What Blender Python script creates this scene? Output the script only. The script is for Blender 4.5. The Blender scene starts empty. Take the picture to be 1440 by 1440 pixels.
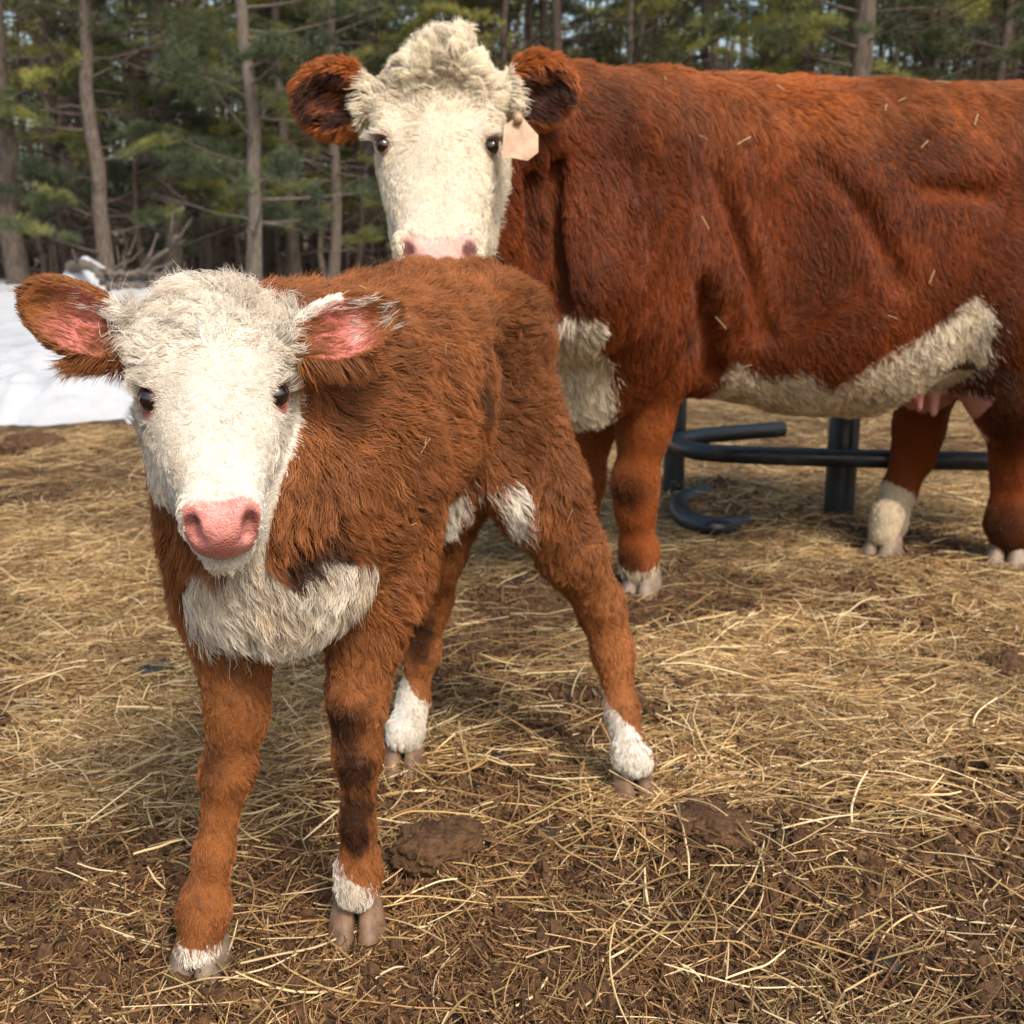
import bpy, math, random
import numpy as np
import openvdb as vdb
from mathutils import Vector

random.seed(7)
RNG = np.random.default_rng(7)
sc = bpy.context.scene
COL = sc.collection

# ------------------------------------------------------------------ camera
CAM_H = 0.85
PITCH = math.radians(12.41)
FPX = 1500.0
cam_d = bpy.data.cameras.new("camera")
cam = bpy.data.objects.new("camera", cam_d)
COL.objects.link(cam)
cam.location = (0, 0, CAM_H)
cam.rotation_euler = (math.pi / 2 - PITCH, 0, 0)
cam_d.sensor_width = 36
cam_d.lens = 36 * FPX / 1440
cam_d.clip_end = 500
cam_d.clip_start = 0.05
cam_d.dof.use_dof = True
cam_d.dof.focus_distance = 1.12
cam_d.dof.aperture_fstop = 8.5
sc.camera = cam

# ------------------------------------------------------------------ light
SUN_EL, SUN_AZ = math.radians(47), math.radians(150)     # azimuth clockwise from +Y (view direction)
w = bpy.data.worlds.new("World")
sc.world = w
w.use_nodes = True
nt = w.node_tree
bg = nt.nodes["Background"]
sky = nt.nodes.new("ShaderNodeTexSky")
sky.sky_type = 'NISHITA'
sky.sun_disc = False
sky.sun_elevation = SUN_EL
sky.sun_rotation = SUN_AZ
sky.air_density = 1.6
sky.dust_density = 4.0
sky.ozone_density = 1.0
nt.links.new(sky.outputs[0], bg.inputs[0])
bg.inputs[1].default_value = 0.15
sd = bpy.data.lights.new("sun", 'SUN')
sun = bpy.data.objects.new("sun", sd)
COL.objects.link(sun)
sd.energy = 2.45
sd.angle = math.radians(11.0)
sd.color = (1.0, 0.93, 0.84)
sv = Vector((math.sin(SUN_AZ) * math.cos(SUN_EL), math.cos(SUN_AZ) * math.cos(SUN_EL), math.sin(SUN_EL)))
sun.rotation_euler = sv.to_track_quat('Z', 'Y').to_euler()
sun.location = (0, 0, 12)

sc.view_settings.view_transform = 'Standard'
sc.view_settings.look = 'None'
sc.view_settings.exposure = 0.46
sc.view_settings.gamma = 1.0
sc.cycles.max_bounces = 8
sc.cycles.diffuse_bounces = 4
sc.cycles.transparent_max_bounces = 8
sc.cycles.use_denoising = True

# ------------------------------------------------------------------ small helpers
def A(*v):
    return np.array(v, float)

FW, UP = A(0, math.cos(PITCH), -math.sin(PITCH)), A(0, math.sin(PITCH), math.cos(PITCH))

def ray(px, py):
    return FW + A((px - 720) / FPX, 0, 0) + UP * ((720 - py) / FPX)

def P(px, py, Y):            # a measured point of the place at distance Y
    r = ray(px, py)
    return A(0, 0, CAM_H) + r * (Y / r[1])

def G(px, py, z=0.0):        # the same at height z
    r = ray(px, py)
    return A(0, 0, CAM_H) + r * ((z - CAM_H) / r[2])

def nrm(v):
    v = np.asarray(v, float)
    return v / np.maximum(np.linalg.norm(v, axis=-1, keepdims=True), 1e-9)

def hash3(ix, iy, iz, seed=0):
    h = (ix.astype(np.int64) * 374761393 + iy.astype(np.int64) * 668265263 + iz.astype(np.int64) * 2147483647 + seed * 974634777)
    h = (h ^ (h >> 13)) * 1274126177
    h = h & 0x7fffffff
    h = (h ^ (h >> 16)) * 73244475 & 0x7fffffff
    return ((h >> 5) & 0xfffff) / float(0xfffff)

def noise3(p, scale, seed=0):          # value noise, -1..1
    q = p * scale
    i = np.floor(q).astype(np.int64)
    f = q - i
    f = f * f * (3 - 2 * f)
    out = 0
    for dx in (0, 1):
        for dy in (0, 1):
            for dz in (0, 1):
                wgt = (f[..., 0] if dx else 1 - f[..., 0]) * (f[..., 1] if dy else 1 - f[..., 1]) * (f[..., 2] if dz else 1 - f[..., 2])
                out = out + wgt * hash3(i[..., 0] + dx, i[..., 1] + dy, i[..., 2] + dz, seed)
    return out * 2 - 1

def fbm(p, scale, octv=4, seed=0):
    a, s, o = 1.0, scale, 0
    for k in range(octv):
        o = o + a * noise3(p, s, seed + k)
        a *= 0.5
        s *= 2.03
    return o / 1.9

def vnoise(p, scale, seed=0):
    return np.stack([noise3(p, scale, seed + k * 31) for k in range(3)], -1)

def sstep(a, b, x):
    t = np.clip((x - a) / (b - a), 0, 1)
    return t * t * (3 - 2 * t)

def tag(o, label=None, cat=None, group=None, kind=None):
    if label: o['label'] = label
    if cat: o['category'] = cat
    if group: o['group'] = group
    if kind: o['kind'] = kind
    return o

def empty(name, loc, label, cat, group=None):
    o = bpy.data.objects.new(name, None)
    o.empty_display_size = 0.2
    COL.objects.link(o)
    o.location = loc
    return tag(o, label, cat, group)

def parent_keep(o, par):
    if par is not None:
        o.parent = par
        o.location = -Vector(par.location)

def mesh_obj(name, V, F, mat, parent=None, smooth=True, cols=None):
    """V (n,3), F (m,3|4) numpy -> one mesh object in world coordinates"""
    me = bpy.data.meshes.new(name)
    V = np.ascontiguousarray(V, np.float32)
    if isinstance(F, np.ndarray):
        k = F.shape[1]
        me.vertices.add(len(V)); me.vertices.foreach_set("co", V.ravel())
        me.loops.add(F.size); me.loops.foreach_set("vertex_index", F.astype(np.int32).ravel())
        me.polygons.add(len(F))
        me.polygons.foreach_set("loop_start", np.arange(0, F.size, k, dtype=np.int32))
        me.polygons.foreach_set("loop_total", np.full(len(F), k, np.int32))
        me.update(calc_edges=True)
    else:
        me.from_pydata([tuple(map(float, v)) for v in V], [], F)
    me.validate()
    me.polygons.foreach_set("use_smooth", np.full(len(me.polygons), smooth))
    if cols is not None:
        at = me.color_attributes.new("Col", 'FLOAT_COLOR', 'POINT')
        c4 = np.ones((len(V), 4), np.float32); c4[:, :cols.shape[1]] = cols
        at.data.foreach_set("color", c4.ravel())
    me.materials.append(mat)
    o = bpy.data.objects.new(name, me)
    COL.objects.link(o)
    parent_keep(o, parent)
    return o

def curves_obj(name, pts, rad, cols, mat, parent=None):
    """pts (N,K,3), rad (N,K) or (K,), cols (N,3)"""
    N, K, _ = pts.shape
    cd = bpy.data.hair_curves.new(name)
    cd.add_curves([K] * N)
    cd.attributes['position'].data.foreach_set('vector', np.ascontiguousarray(pts, np.float32).ravel())
    r = cd.attributes.new('radius', 'FLOAT', 'POINT')
    r.data.foreach_set('value', np.ascontiguousarray(np.broadcast_to(rad, (N, K)), np.float32).ravel())
    ca = cd.attributes.new('Col', 'FLOAT_COLOR', 'CURVE')
    c4 = np.ones((N, 4), np.float32); c4[:, :3] = cols
    ca.data.foreach_set('color', c4.ravel())
    cd.materials.append(mat)
    o = bpy.data.objects.new(name, cd)
    COL.objects.link(o)
    parent_keep(o, parent)
    return o

# tubes: sweep circles along a polyline
def tube(pts, radii, n=10, cap=True):
    pts = np.asarray(pts, float); m = len(pts)
    radii = np.broadcast_to(radii, m)
    T = nrm(np.gradient(pts, axis=0))
    ref = A(0, 0, 1) if abs(T[0][2]) < 0.9 else A(1, 0, 0)
    V = []
    u = nrm(np.cross(T[0], ref))
    for i in range(m):
        u = nrm(u - T[i] * np.dot(u, T[i])); v = np.cross(T[i], u)
        for k in range(n):
            a = 2 * math.pi * k / n
            V.append(pts[i] + radii[i] * (math.cos(a) * u + math.sin(a) * v))
    F = []
    for i in range(m - 1):
        for k in range(n):
            a, b = i * n + k, i * n + (k + 1) % n
            F.append([a, b, b + n, a + n])
    V = list(V)
    if cap:
        V.append(pts[0]); V.append(pts[-1]); c0, c1 = len(V) - 2, len(V) - 1
        for k in range(n):
            F.append([c0, (k + 1) % n, k]); F.append([c1, (m - 1) * n + k, (m - 1) * n + (k + 1) % n])
    return V, F

def merge(parts):
    V, F = [], []
    for v, f in parts:
        o = len(V); V += list(v); F += [[i + o for i in g] for g in f]
    return V, F

def smooth_path(pts, n):
    pts = np.asarray(pts, float)
    m = len(pts); out = []
    for s in np.linspace(0, m - 1, n):
        i = min(int(s), m - 2); t = s - i
        p0, p1, p2, p3 = pts[max(i - 1, 0)], pts[i], pts[i + 1], pts[min(i + 2, m - 1)]
        out.append(0.5 * ((2 * p1) + (-p0 + p2) * t + (2 * p0 - 5 * p1 + 4 * p2 - p3) * t * t + (-p0 + 3 * p1 - 3 * p2 + p3) * t ** 3))
    return np.array(out)

# ------------------------------------------------------------------ materials
def mat_new(name):
    m = bpy.data.materials.new(name); m.use_nodes = True
    return m, m.node_tree, m.node_tree.nodes["Principled BSDF"]

def ramp(nt_, fac, stops):
    r = nt_.nodes.new("ShaderNodeValToRGB")
    el = r.color_ramp.elements
    while len(el) < len(stops): el.new(0.5)
    for e, (p, c) in zip(el, stops):
        e.position = p; e.color = (*c, 1)
    nt_.links.new(fac, r.inputs[0])
    return r.outputs[0]

def noise_node(nt_, scale, detail=6, rough=0.6, vec=None):
    n = nt_.nodes.new("ShaderNodeTexNoise")
    n.inputs["Scale"].default_value = scale; n.inputs["Detail"].default_value = detail; n.inputs["Roughness"].default_value = rough
    if vec is not None: nt_.links.new(vec, n.inputs["Vector"])
    return n.outputs[0]

def obj_coord(nt_):
    return nt_.nodes.new("ShaderNodeTexCoord").outputs["Object"]

def bump(nt_, b, h, strength, dist):
    n = nt_.nodes.new("ShaderNodeBump")
    n.inputs["Strength"].default_value = strength; n.inputs["Distance"].default_value = dist
    nt_.links.new(h, n.inputs["Height"]); nt_.links.new(n.outputs[0], b.inputs["Normal"])

def simple_mat(name, c0, c1, scale, rough=0.7, bs=0.3, bd=0.01, spec=0.4):
    m, t, b = mat_new(name)
    oc = obj_coord(t)
    f = noise_node(t, scale, 7, 0.65, oc)
    t.links.new(ramp(t, f, [(0.3, c0), (0.7, c1)]), b.inputs["Base Color"])
    b.inputs["Roughness"].default_value = rough
    b.inputs["Specular IOR Level"].default_value = spec
    bump(t, b, noise_node(t, scale * 2.5, 6, 0.6, oc), bs, bd)
    return m

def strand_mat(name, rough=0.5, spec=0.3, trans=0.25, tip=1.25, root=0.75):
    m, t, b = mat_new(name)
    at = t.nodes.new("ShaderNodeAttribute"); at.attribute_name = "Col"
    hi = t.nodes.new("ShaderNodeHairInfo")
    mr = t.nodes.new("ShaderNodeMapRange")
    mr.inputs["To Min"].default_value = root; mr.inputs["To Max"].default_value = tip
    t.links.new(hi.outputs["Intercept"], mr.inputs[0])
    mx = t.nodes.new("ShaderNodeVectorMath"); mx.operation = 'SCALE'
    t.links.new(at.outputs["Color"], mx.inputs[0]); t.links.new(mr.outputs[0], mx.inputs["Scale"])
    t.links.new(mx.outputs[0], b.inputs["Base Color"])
    b.inputs["Roughness"].default_value = rough
    b.inputs["Specular IOR Level"].default_value = spec
    if trans > 0:
        tr = t.nodes.new("ShaderNodeBsdfTranslucent")
        t.links.new(mx.outputs[0], tr.inputs[0])
        ms = t.nodes.new("ShaderNodeMixShader"); ms.inputs[0].default_value = trans
        t.links.new(b.outputs[0], ms.inputs[1]); t.links.new(tr.outputs[0], ms.inputs[2])
        t.links.new(ms.outputs[0], t.nodes["Material Output"].inputs[0])
    return m

def skin_mat(name, rough=0.55, sss=0.0):
    m, t, b = mat_new(name)
    at = t.nodes.new("ShaderNodeAttribute"); at.attribute_name = "Col"
    oc = obj_coord(t)
    f = noise_node(t, 160, 5, 0.6, oc)
    mr = t.nodes.new("ShaderNodeMapRange"); mr.inputs["From Min"].default_value = 0.3; mr.inputs["From Max"].default_value = 0.7; mr.inputs["To Min"].default_value = 0.75; mr.inputs["To Max"].default_value = 1.15
    t.links.new(f, mr.inputs[0])
    mx = t.nodes.new("ShaderNodeVectorMath"); mx.operation = 'SCALE'
    t.links.new(at.outputs["Color"], mx.inputs[0]); t.links.new(mr.outputs[0], mx.inputs["Scale"])
    t.links.new(mx.outputs[0], b.inputs["Base Color"])
    b.inputs["Roughness"].default_value = rough
    t.links.new(at.outputs["Alpha"], b.inputs["Specular IOR Level"])
    if sss:
        b.inputs["Subsurface Weight"].default_value = sss
        b.inputs["Subsurface Radius"].default_value = (0.006, 0.002, 0.001)
        b.inputs["Subsurface Scale"].default_value = 1.0
    v = t.nodes.new("ShaderNodeTexVoronoi"); v.inputs["Scale"].default_value = 420
    t.links.new(oc, v.inputs["Vector"])
    bump(t, b, v.outputs["Distance"], 0.5, 0.0015)
    return m

NFUR_CALF = 380000
NFUR_COW = 420000
NHAY = 230000
WHITE = A(0.80, 0.735, 0.645)
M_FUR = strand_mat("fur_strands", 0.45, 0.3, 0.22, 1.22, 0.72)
M_SKIN = skin_mat("animal_skin", 0.42, 0.08)
M_HAY = strand_mat("hay_strands", 0.55, 0.35, 0.15, 1.05, 0.95)
M_HOOF = simple_mat("hoof_horn", (0.055, 0.032, 0.018), (0.30, 0.175, 0.105), 22, 0.6, 0.6, 0.004)
M_HOOFD = simple_mat("hoof_horn_dirty", (0.10, 0.07, 0.045), (0.3, 0.22, 0.16), 30, 0.6, 0.3, 0.003)

def eye_mat():
    m, t, b = mat_new("eye_cornea")
    at = t.nodes.new("ShaderNodeAttribute"); at.attribute_name = "Col"
    t.links.new(at.outputs["Color"], b.inputs["Base Color"])
    b.inputs["Roughness"].default_value = 0.04
    b.inputs["Specular IOR Level"].default_value = 0.7
    b.inputs["Coat Weight"].default_value = 0.6
    b.inputs["Coat Roughness"].default_value = 0.02
    return m
M_EYE = eye_mat()

# ------------------------------------------------------------------ signed distance modelling
BIG = 0.07
class Field:
    def __init__(s, lo, hi, vs):
        s.lo = np.asarray(lo, float); s.vs = vs
        s.n = np.ceil((np.asarray(hi, float) - s.lo) / vs).astype(int)
        s.f = np.full(s.n, BIG, np.float32)
        s.ax = [(s.lo[i] + vs * np.arange(s.n[i])).astype(np.float32) for i in range(3)]
    def box(s, lo, hi):
        i0 = np.clip(np.floor((np.asarray(lo) - s.lo) / s.vs).astype(int), 0, s.n)
        i1 = np.clip(np.ceil((np.asarray(hi) - s.lo) / s.vs).astype(int), 0, s.n)
        sl = tuple(slice(a, b) for a, b in zip(i0, i1))
        X = s.ax[0][sl[0]][:, None, None]; Y = s.ax[1][sl[1]][None, :, None]; Z = s.ax[2][sl[2]][None, None, :]
        return sl, X, Y, Z
    def add(s, fn, lo, hi, k):
        m = BIG * 0.9
        sl, X, Y, Z = s.box(np.asarray(lo) - m, np.asarray(hi) + m)
        if 0 in s.f[sl].shape: return
        d = fn(X, Y, Z); a = s.f[sl]
        h = np.maximum(k - np.abs(a - d), 0) / k
        s.f[sl] = np.minimum(np.minimum(a, d) - h * h * k * 0.25, BIG)
    def cut(s, fn, lo, hi, k):
        sl, X, Y, Z = s.box(np.asarray(lo) - k, np.asarray(hi) + k)
        if 0 in s.f[sl].shape: return
        d = -fn(X, Y, Z); a = s.f[sl]
        h = np.maximum(k - np.abs(a - d), 0) / k
        s.f[sl] = np.maximum(a, d) + h * h * k * 0.25
    def cone(s, a, b, ra, rb, k=0.02, flat=None, q=1.0):
        a = np.asarray(a, float); b = np.asarray(b, float)
        def fn(X, Y, Z):
            x, y, z = X - a[0], Y - a[1], Z - a[2]
            ba = b - a
            t = np.clip((x * ba[0] + y * ba[1] + z * ba[2]) / max(ba @ ba, 1e-9), 0, 1)
            dx, dy, dz = x - t * ba[0], y - t * ba[1], z - t * ba[2]
            if flat is not None:
                g = (dx * flat[0] + dy * flat[1] + dz * flat[2]) * (1 / q - 1)
                dx, dy, dz = dx + g * flat[0], dy + g * flat[1], dz + g * flat[2]
            return np.sqrt(dx * dx + dy * dy + dz * dz) - (ra + t * (rb - ra))
        r = max(ra, rb) * max(1, q)
        s.add(fn, np.minimum(a, b) - r, np.maximum(a, b) + r, k)
    def chain(s, pts, k=0.02, flat=None, q=1.0):
        for p, c in zip(pts[:-1], pts[1:]):
            s.cone(p[0], c[0], p[1], c[1], k, flat, q)
    def leg(s, pts, k, z0, f):
        s.chain([(np.asarray(p, float), rr * (f + (1 - f) * float(sstep(z0, z0 + 0.12, p[2])))) for p, rr in pts], k)
    def ell_fn(s, c, R, r):
        c = np.asarray(c, float)
        def fn(X, Y, Z):
            x, y, z = X - c[0], Y - c[1], Z - c[2]
            v = [(x * R[i][0] + y * R[i][1] + z * R[i][2]) for i in range(3)]
            k0 = np.sqrt(sum((v[i] / r[i]) ** 2 for i in range(3)))
            k1 = np.sqrt(sum((v[i] / r[i] ** 2) ** 2 for i in range(3))) + 1e-6
            return k0 * (k0 - 1) / k1
        m = max(r)
        return fn, c - m, c + m
    def ell(s, c, R, r, k=0.02):
        fn, lo, hi = s.ell_fn(c, R, r); s.add(fn, lo, hi, k)
    def ell_cut(s, c, R, r, k=0.01):
        fn, lo, hi = s.ell_fn(c, R, r); s.cut(fn, lo, hi, k)
    def loft(s, O, R, st, k=0.03, sm=0.04):
        """R rows: along, lateral, up; st rows: t, lateral centre, vertical centre, half width, up, down, exponent"""
        O = np.asarray(O, float); st = np.array(st, float)
        tt = np.linspace(st[0, 0], st[-1, 0], 400)
        tab = [np.interp(tt, st[:, 0], st[:, i]) for i in range(1, 7)]
        n = max(1, int(sm * 400)); ker = np.hanning(2 * n + 1); ker /= ker.sum()
        tab = [np.convolve(np.pad(c, n, mode='reflect', reflect_type='odd'), ker, 'valid') for c in tab]
        def fn(X, Y, Z):
            x, y, z = X - O[0], Y - O[1], Z - O[2]
            t, l, v = [(x * R[i][0] + y * R[i][1] + z * R[i][2]) for i in range(3)]
            cl, cv, a, bu, bd, p = [np.interp(t, tt, c).astype(np.float32) for c in tab]
            a = np.maximum(a, 0.004)
            dv = v - cv
            b = np.maximum(np.where(dv > 0, bu, bd), 0.004)
            r = ((np.abs(l - cl) / a) ** p + (np.abs(dv) / b) ** p) ** (1 / p)
            d = (r - 1) * np.minimum(a, b)
            return np.maximum(d, np.maximum(tt[0] - t, t - tt[-1]))
        m = max(st[:, 3].max() + np.abs(st[:, 1]).max(), (st[:, 4] + np.abs(st[:, 2])).max(), (st[:, 5] + np.abs(st[:, 2])).max())
        e0, e1 = O + np.asarray(R[0]) * tt[0], O + np.asarray(R[0]) * tt[-1]
        s.add(fn, np.minimum(e0, e1) - m, np.maximum(e0, e1) + m, k)
    def mesh(s):
        g = vdb.FloatGrid(BIG)
        g.copyFromArray(s.f)
        g.transform = vdb.createLinearTransform(voxelSize=s.vs)
        pts, quads = g.convertToQuads(isovalue=0.0)
        V = pts.astype(np.float64) + s.lo
        return V, quads.astype(np.int64).copy()

def seg_sdf(X, Y, Z, a, b, r):
    ba = b - a; x, y, z = X - a[0], Y - a[1], Z - a[2]
    t = np.clip((x * ba[0] + y * ba[1] + z * ba[2]) / (ba @ ba), 0, 1)
    return np.sqrt((x - t * ba[0]) ** 2 + (y - t * ba[1]) ** 2 + (z - t * ba[2]) ** 2) - r

def blur_field(F, it=1):
    for _ in range(it):
        for ax in range(3):
            f = F.f
            F.f = 0.5 * f + 0.25 * (np.roll(f, 1, ax) + np.roll(f, -1, ax))

def vert_normals(V, Q):
    n = np.cross(V[Q[:, 2]] - V[Q[:, 0]], V[Q[:, 3]] - V[Q[:, 1]])
    N = np.zeros_like(V)
    for i in range(4):
        np.add.at(N, Q[:, i], n)
    return nrm(N)

def worley(p, cs, seed=0):
    q = p / cs
    i = np.floor(q).astype(np.int64)
    best = np.full(len(p), 1e9); bp = np.zeros_like(p); bid = np.zeros(len(p))
    for dx in (-1, 0, 1):
        for dy in (-1, 0, 1):
            for dz in (-1, 0, 1):
                c = i + np.array([dx, dy, dz])
                j = np.stack([hash3(c[:, 0], c[:, 1], c[:, 2], seed + s) for s in (1, 2, 3)], -1)
                f = (c + j)
                d = ((f - q) ** 2).sum(-1)
                m = d < best
                best[m] = d[m]; bp[m] = f[m] * cs
                bid[m] = hash3(c[m][:, 0], c[m][:, 1], c[m][:, 2], seed + 9)
    return bp, bid

def grow_fur(name, V, Q, NV, N, props, parent, K=5, seed=1, width=0.0004, clump=0.02):
    """props(p, n) -> dict of density, length, comb (n,3), lift, color (n,3), clump amount, curl amp, curl freq, frizz"""
    rng = np.random.default_rng(seed)
    c = V[Q].mean(1); cn = nrm(NV[Q].sum(1))
    area = 0.5 * np.linalg.norm(np.cross(V[Q[:, 2]] - V[Q[:, 0]], V[Q[:, 3]] - V[Q[:, 1]]), axis=-1)
    dens = props(c, cn)['density'] * area
    idx = rng.choice(len(Q), N, p=dens / dens.sum())
    u, v = rng.random(N)[:, None], rng.random(N)[:, None]
    q = Q[idx]
    p = (1 - u) * (1 - v) * V[q[:, 0]] + u * (1 - v) * V[q[:, 1]] + u * v * V[q[:, 2]] + (1 - u) * v * V[q[:, 3]]
    n = nrm((1 - u) * (1 - v) * NV[q[:, 0]] + u * (1 - v) * NV[q[:, 1]] + u * v * NV[q[:, 2]] + (1 - u) * v * NV[q[:, 3]])
    d = props(p, n, rng.normal(size=(N, 3)))
    L = (d['length'] * (0.7 + 0.5 * rng.random(N)))[:, None]
    comb = d['comb'] + 0.24 * vnoise(p, 1 / (clump * 2.2), seed) + 0.06 * rng.normal(size=(N, 3))
    comb = nrm(comb - n * (comb * n).sum(-1, keepdims=True))
    lift = np.clip(d['lift'] * (1 + 0.6 * noise3(p, 1 / (clump * 2.4), seed + 5)) + 0.04 * rng.normal(size=N), 0.03, 1.2)[:, None]
    bp, bid = worley(p + 0.3 * clump * vnoise(p, 1 / clump, seed + 3), clump, seed)
    side = nrm(np.cross(n, comb))
    off = bp - p; off = off - n * (off * n).sum(-1, keepdims=True)
    bp2, bid2 = worley(p + 0.5 * clump * vnoise(p, 0.6 / clump, seed + 13), clump * 2.7, seed + 20)
    o2 = bp2 - p; o2 = o2 - n * (o2 * n).sum(-1, keepdims=True)
    off = off + 0.30 * o2 * d.get('big', np.ones(N))[:, None]
    off = off * np.minimum(1, 1.2 * L / np.maximum(np.linalg.norm(off, axis=-1, keepdims=True), 1e-6))
    ph = (bid * 6.28 + rng.normal(size=N) * 0.35)[:, None]
    pts = np.zeros((N, K, 3)); cur = p - n * 0.0015
    fr = rng.normal(size=(N, 3)) * d['frizz'][:, None]
    seg = L / (K - 1)
    cl, ca, cf = d['clump'][:, None], d['curl'][:, None], d['cfreq'][:, None]
    for k in range(K):
        t = k / (K - 1)
        pts[:, k] = cur + off * cl * t ** 1.3 + fr * L * t * t + (side * np.sin(ph + cf * t * 6.28) + n * 0.6 * np.cos(ph + cf * t * 6.28)) * ca * L * t
        dirv = nrm(n * lift * (1.7 - 1.1 * t) + comb * (0.40 + 0.75 * t) + A(0, 0, -0.15) * t)
        cur = cur + dirv * seg
    sh = 1 + 0.36 * (bid - 0.5) + 0.22 * (bid2 - 0.5) * d.get('big', np.ones(N)) + 0.17 * rng.normal(size=N)
    colr = np.clip(d['color'] * sh[:, None], 0.004, 0.95)
    wv = (width * d.get('w', 1.0) * (0.7 + 0.6 * rng.random(N)))[:, None] if not np.isscalar(d.get('w', 1.0)) else (width * (0.7 + 0.6 * rng.random(N)))[:, None]
    rad = wv * np.array([1, 1, 0.85, 0.6, 0.2] if K == 5 else np.linspace(1, 0.25, K))[None, :]
    return curves_obj(name, pts, rad, colr, M_FUR, parent)

def hex_rgb(r, g, b):
    f = lambda c: ((c / 255 + 0.055) / 1.055) ** 2.4 if c > 10 else c / 255 / 12.92
    return A(f(r), f(g), f(b))

def frame(u, w_hint):
    """rows u (towards muzzle), s (to the viewer's right), w (out of the face)"""
    u = nrm(u); w = nrm(w_hint - u * np.dot(u, w_hint)); s = np.cross(w, u)
    return np.array([u, s, w])

def eyeball(name, c, out, r, parent, iris=(0.012, 0.006, 0.004)):
    V, F, C = [], [], []
    out = nrm(out); a = nrm(np.cross(out, A(0, 0, 1))); b = np.cross(out, a)
    nu, nv = 28, 18
    for j in range(nv + 1):
        th = math.pi * j / nv
        for i in range(nu):
            ph = 2 * math.pi * i / nu
            rr = r * (1 + 0.10 * math.exp(-(th / 0.5) ** 2))
            V.append(c + rr * (math.cos(th) * out + math.sin(th) * (math.cos(ph) * a + math.sin(ph) * b)))
            k = min(max((th - 1.25) / 0.15, 0), 1)
            C.append([iris[q] * (1 - k) + (0.30, 0.20, 0.17)[q] * k if th > 0.3 else 0.002 for q in range(3)])
    for j in range(nv):
        for i in range(nu):
            p, q = j * nu + i, j * nu + (i + 1) % nu
            F.append([p, q, q + nu, p + nu])
    return mesh_obj(name, np.array(V), np.array(F), M_EYE, parent, True, np.array(C))

def hoof(loc, heading, size, mat, parent, label=None):
    """one cloven hoof: two claws side by side in one mesh"""
    h = nrm(A(heading[0], heading[1], 0)); s = A(h[1], -h[0], 0)
    parts = []
    for sg in (-1, 1):
        V, F = [], []
        nu, rows = 16, [(-0.02, 1.02), (0.15, 1.03), (0.4, 0.98), (0.7, 0.88), (1.0, 0.74), (1.12, 0.5)]
        for z, r in rows:
            for i in range(nu):
                a = 2 * math.pi * i / nu
                ax, ay = math.cos(a), math.sin(a)
                fx = (1.25 if ax > 0 else 0.8) * size * 0.5 * r * np.sign(ax) * abs(ax) ** 0.85
                sx = size * 0.27 * r * ay
                lean = -0.28 * size * max(z, 0)
                V.append(A(*loc) + h * (fx + lean + 0.05 * size) + s * (sx + sg * size * (0.28 - 0.03 * z)) + A(0, 0, z * size * 0.62)
                         + (s * (-sg * 0.04 * size) if ax > 0.5 else 0))
        m = len(rows)
        for j in range(m - 1):
            for i in range(nu):
                p, q = j * nu + i, j * nu + (i + 1) % nu
                F.append([p, q, q + nu, p + nu])
        F.append(list(range(nu))[::-1]); F.append([(m - 1) * nu + i for i in range(nu)])
        parts.append((V, F))
    V, F = merge(parts)
    o = mesh_obj("hoof", np.array(V), F, mat, parent)
    bv = o.modifiers.new("bevel", 'BEVEL'); bv.width = 0.002; bv.segments = 2; bv.limit_method = 'ANGLE'
    return o

def stick_straw(V, NV, root, n, seed, sel, ln, rad):
    rng = np.random.default_rng(seed)
    idx = rng.choice(np.nonzero(sel)[0], n)
    p, nn = V[idx], NV[idx]
    dv = nrm(np.cross(nn, rng.normal(size=(n, 3)))) + nn * 0.15
    L = ln * (0.5 + rng.random((n, 1)))
    pts = np.stack([p + nn * 0.013 + dv * L * t + A(0, 0, -0.12) * L * t * t for t in (0, 0.33, 0.66, 1)], 1)
    curves_obj("stuck_straw", pts, np.full(4, rad), np.tile(A(0.62, 0.48, 0.26), (n, 1)) * (0.6 + 0.5 * rng.random((n, 1))), M_HAY, root)

# ------------------------------------------------------------------ the ground
MOUNDS = [  # x, y, radius, height : trampled heaps that belong to the ground
    (*G(620, 1235)[:2], 0.13, 0.050), (*G(1010, 1195)[:2], 0.20, 0.045), (*G(1180, 1240)[:2], 0.16, 0.03), (*G(330, 1400)[:2], 0.10, 0.02),
    (*G(150, 650)[:2], 0.55, 0.10), (*G(60, 700)[:2], 0.5, 0.06), (*G(1100, 730)[:2], 0.35, 0.07), (*G(1010, 700)[:2], 0.3, 0.05),
    (*G(1330, 880)[:2], 0.3, 0.05), (*G(800, 1340)[:2], 0.12, 0.02)]

def gh(x, y):
    p = np.stack([x, y, np.zeros_like(x)], -1)
    n = 0.026 * fbm(p, 1.6, 3, 101) + 0.016 * fbm(p, 6, 3, 105)
    near = sstep(9, 6, y)
    n = n * (0.6 + 0.4 * near)
    for cx, cy, r, h in MOUNDS:
        n = n + h * np.exp(-((x - cx) ** 2 + (y - cy) ** 2) / (r * r) * 1.6)
    rise = 0.42 * sstep(9, 24, y) + 0.02 * np.maximum(y - 30, 0)
    # level where the animals and the feeder stand
    for cx, cy in FEET:
        k = np.exp(-((x - cx) ** 2 + (y - cy) ** 2) / 0.05 ** 2)
        n = n * (1 - k) + 0.004 * k
    return n + rise

FEET = [(-0.388, 1.16), (-0.203, 1.235), (0.200, 1.60), (-0.188, 1.71), (0.342, 2.81), tuple(G(1415, 797)[:2]), tuple(G(1237, 778)[:2])]

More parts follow.
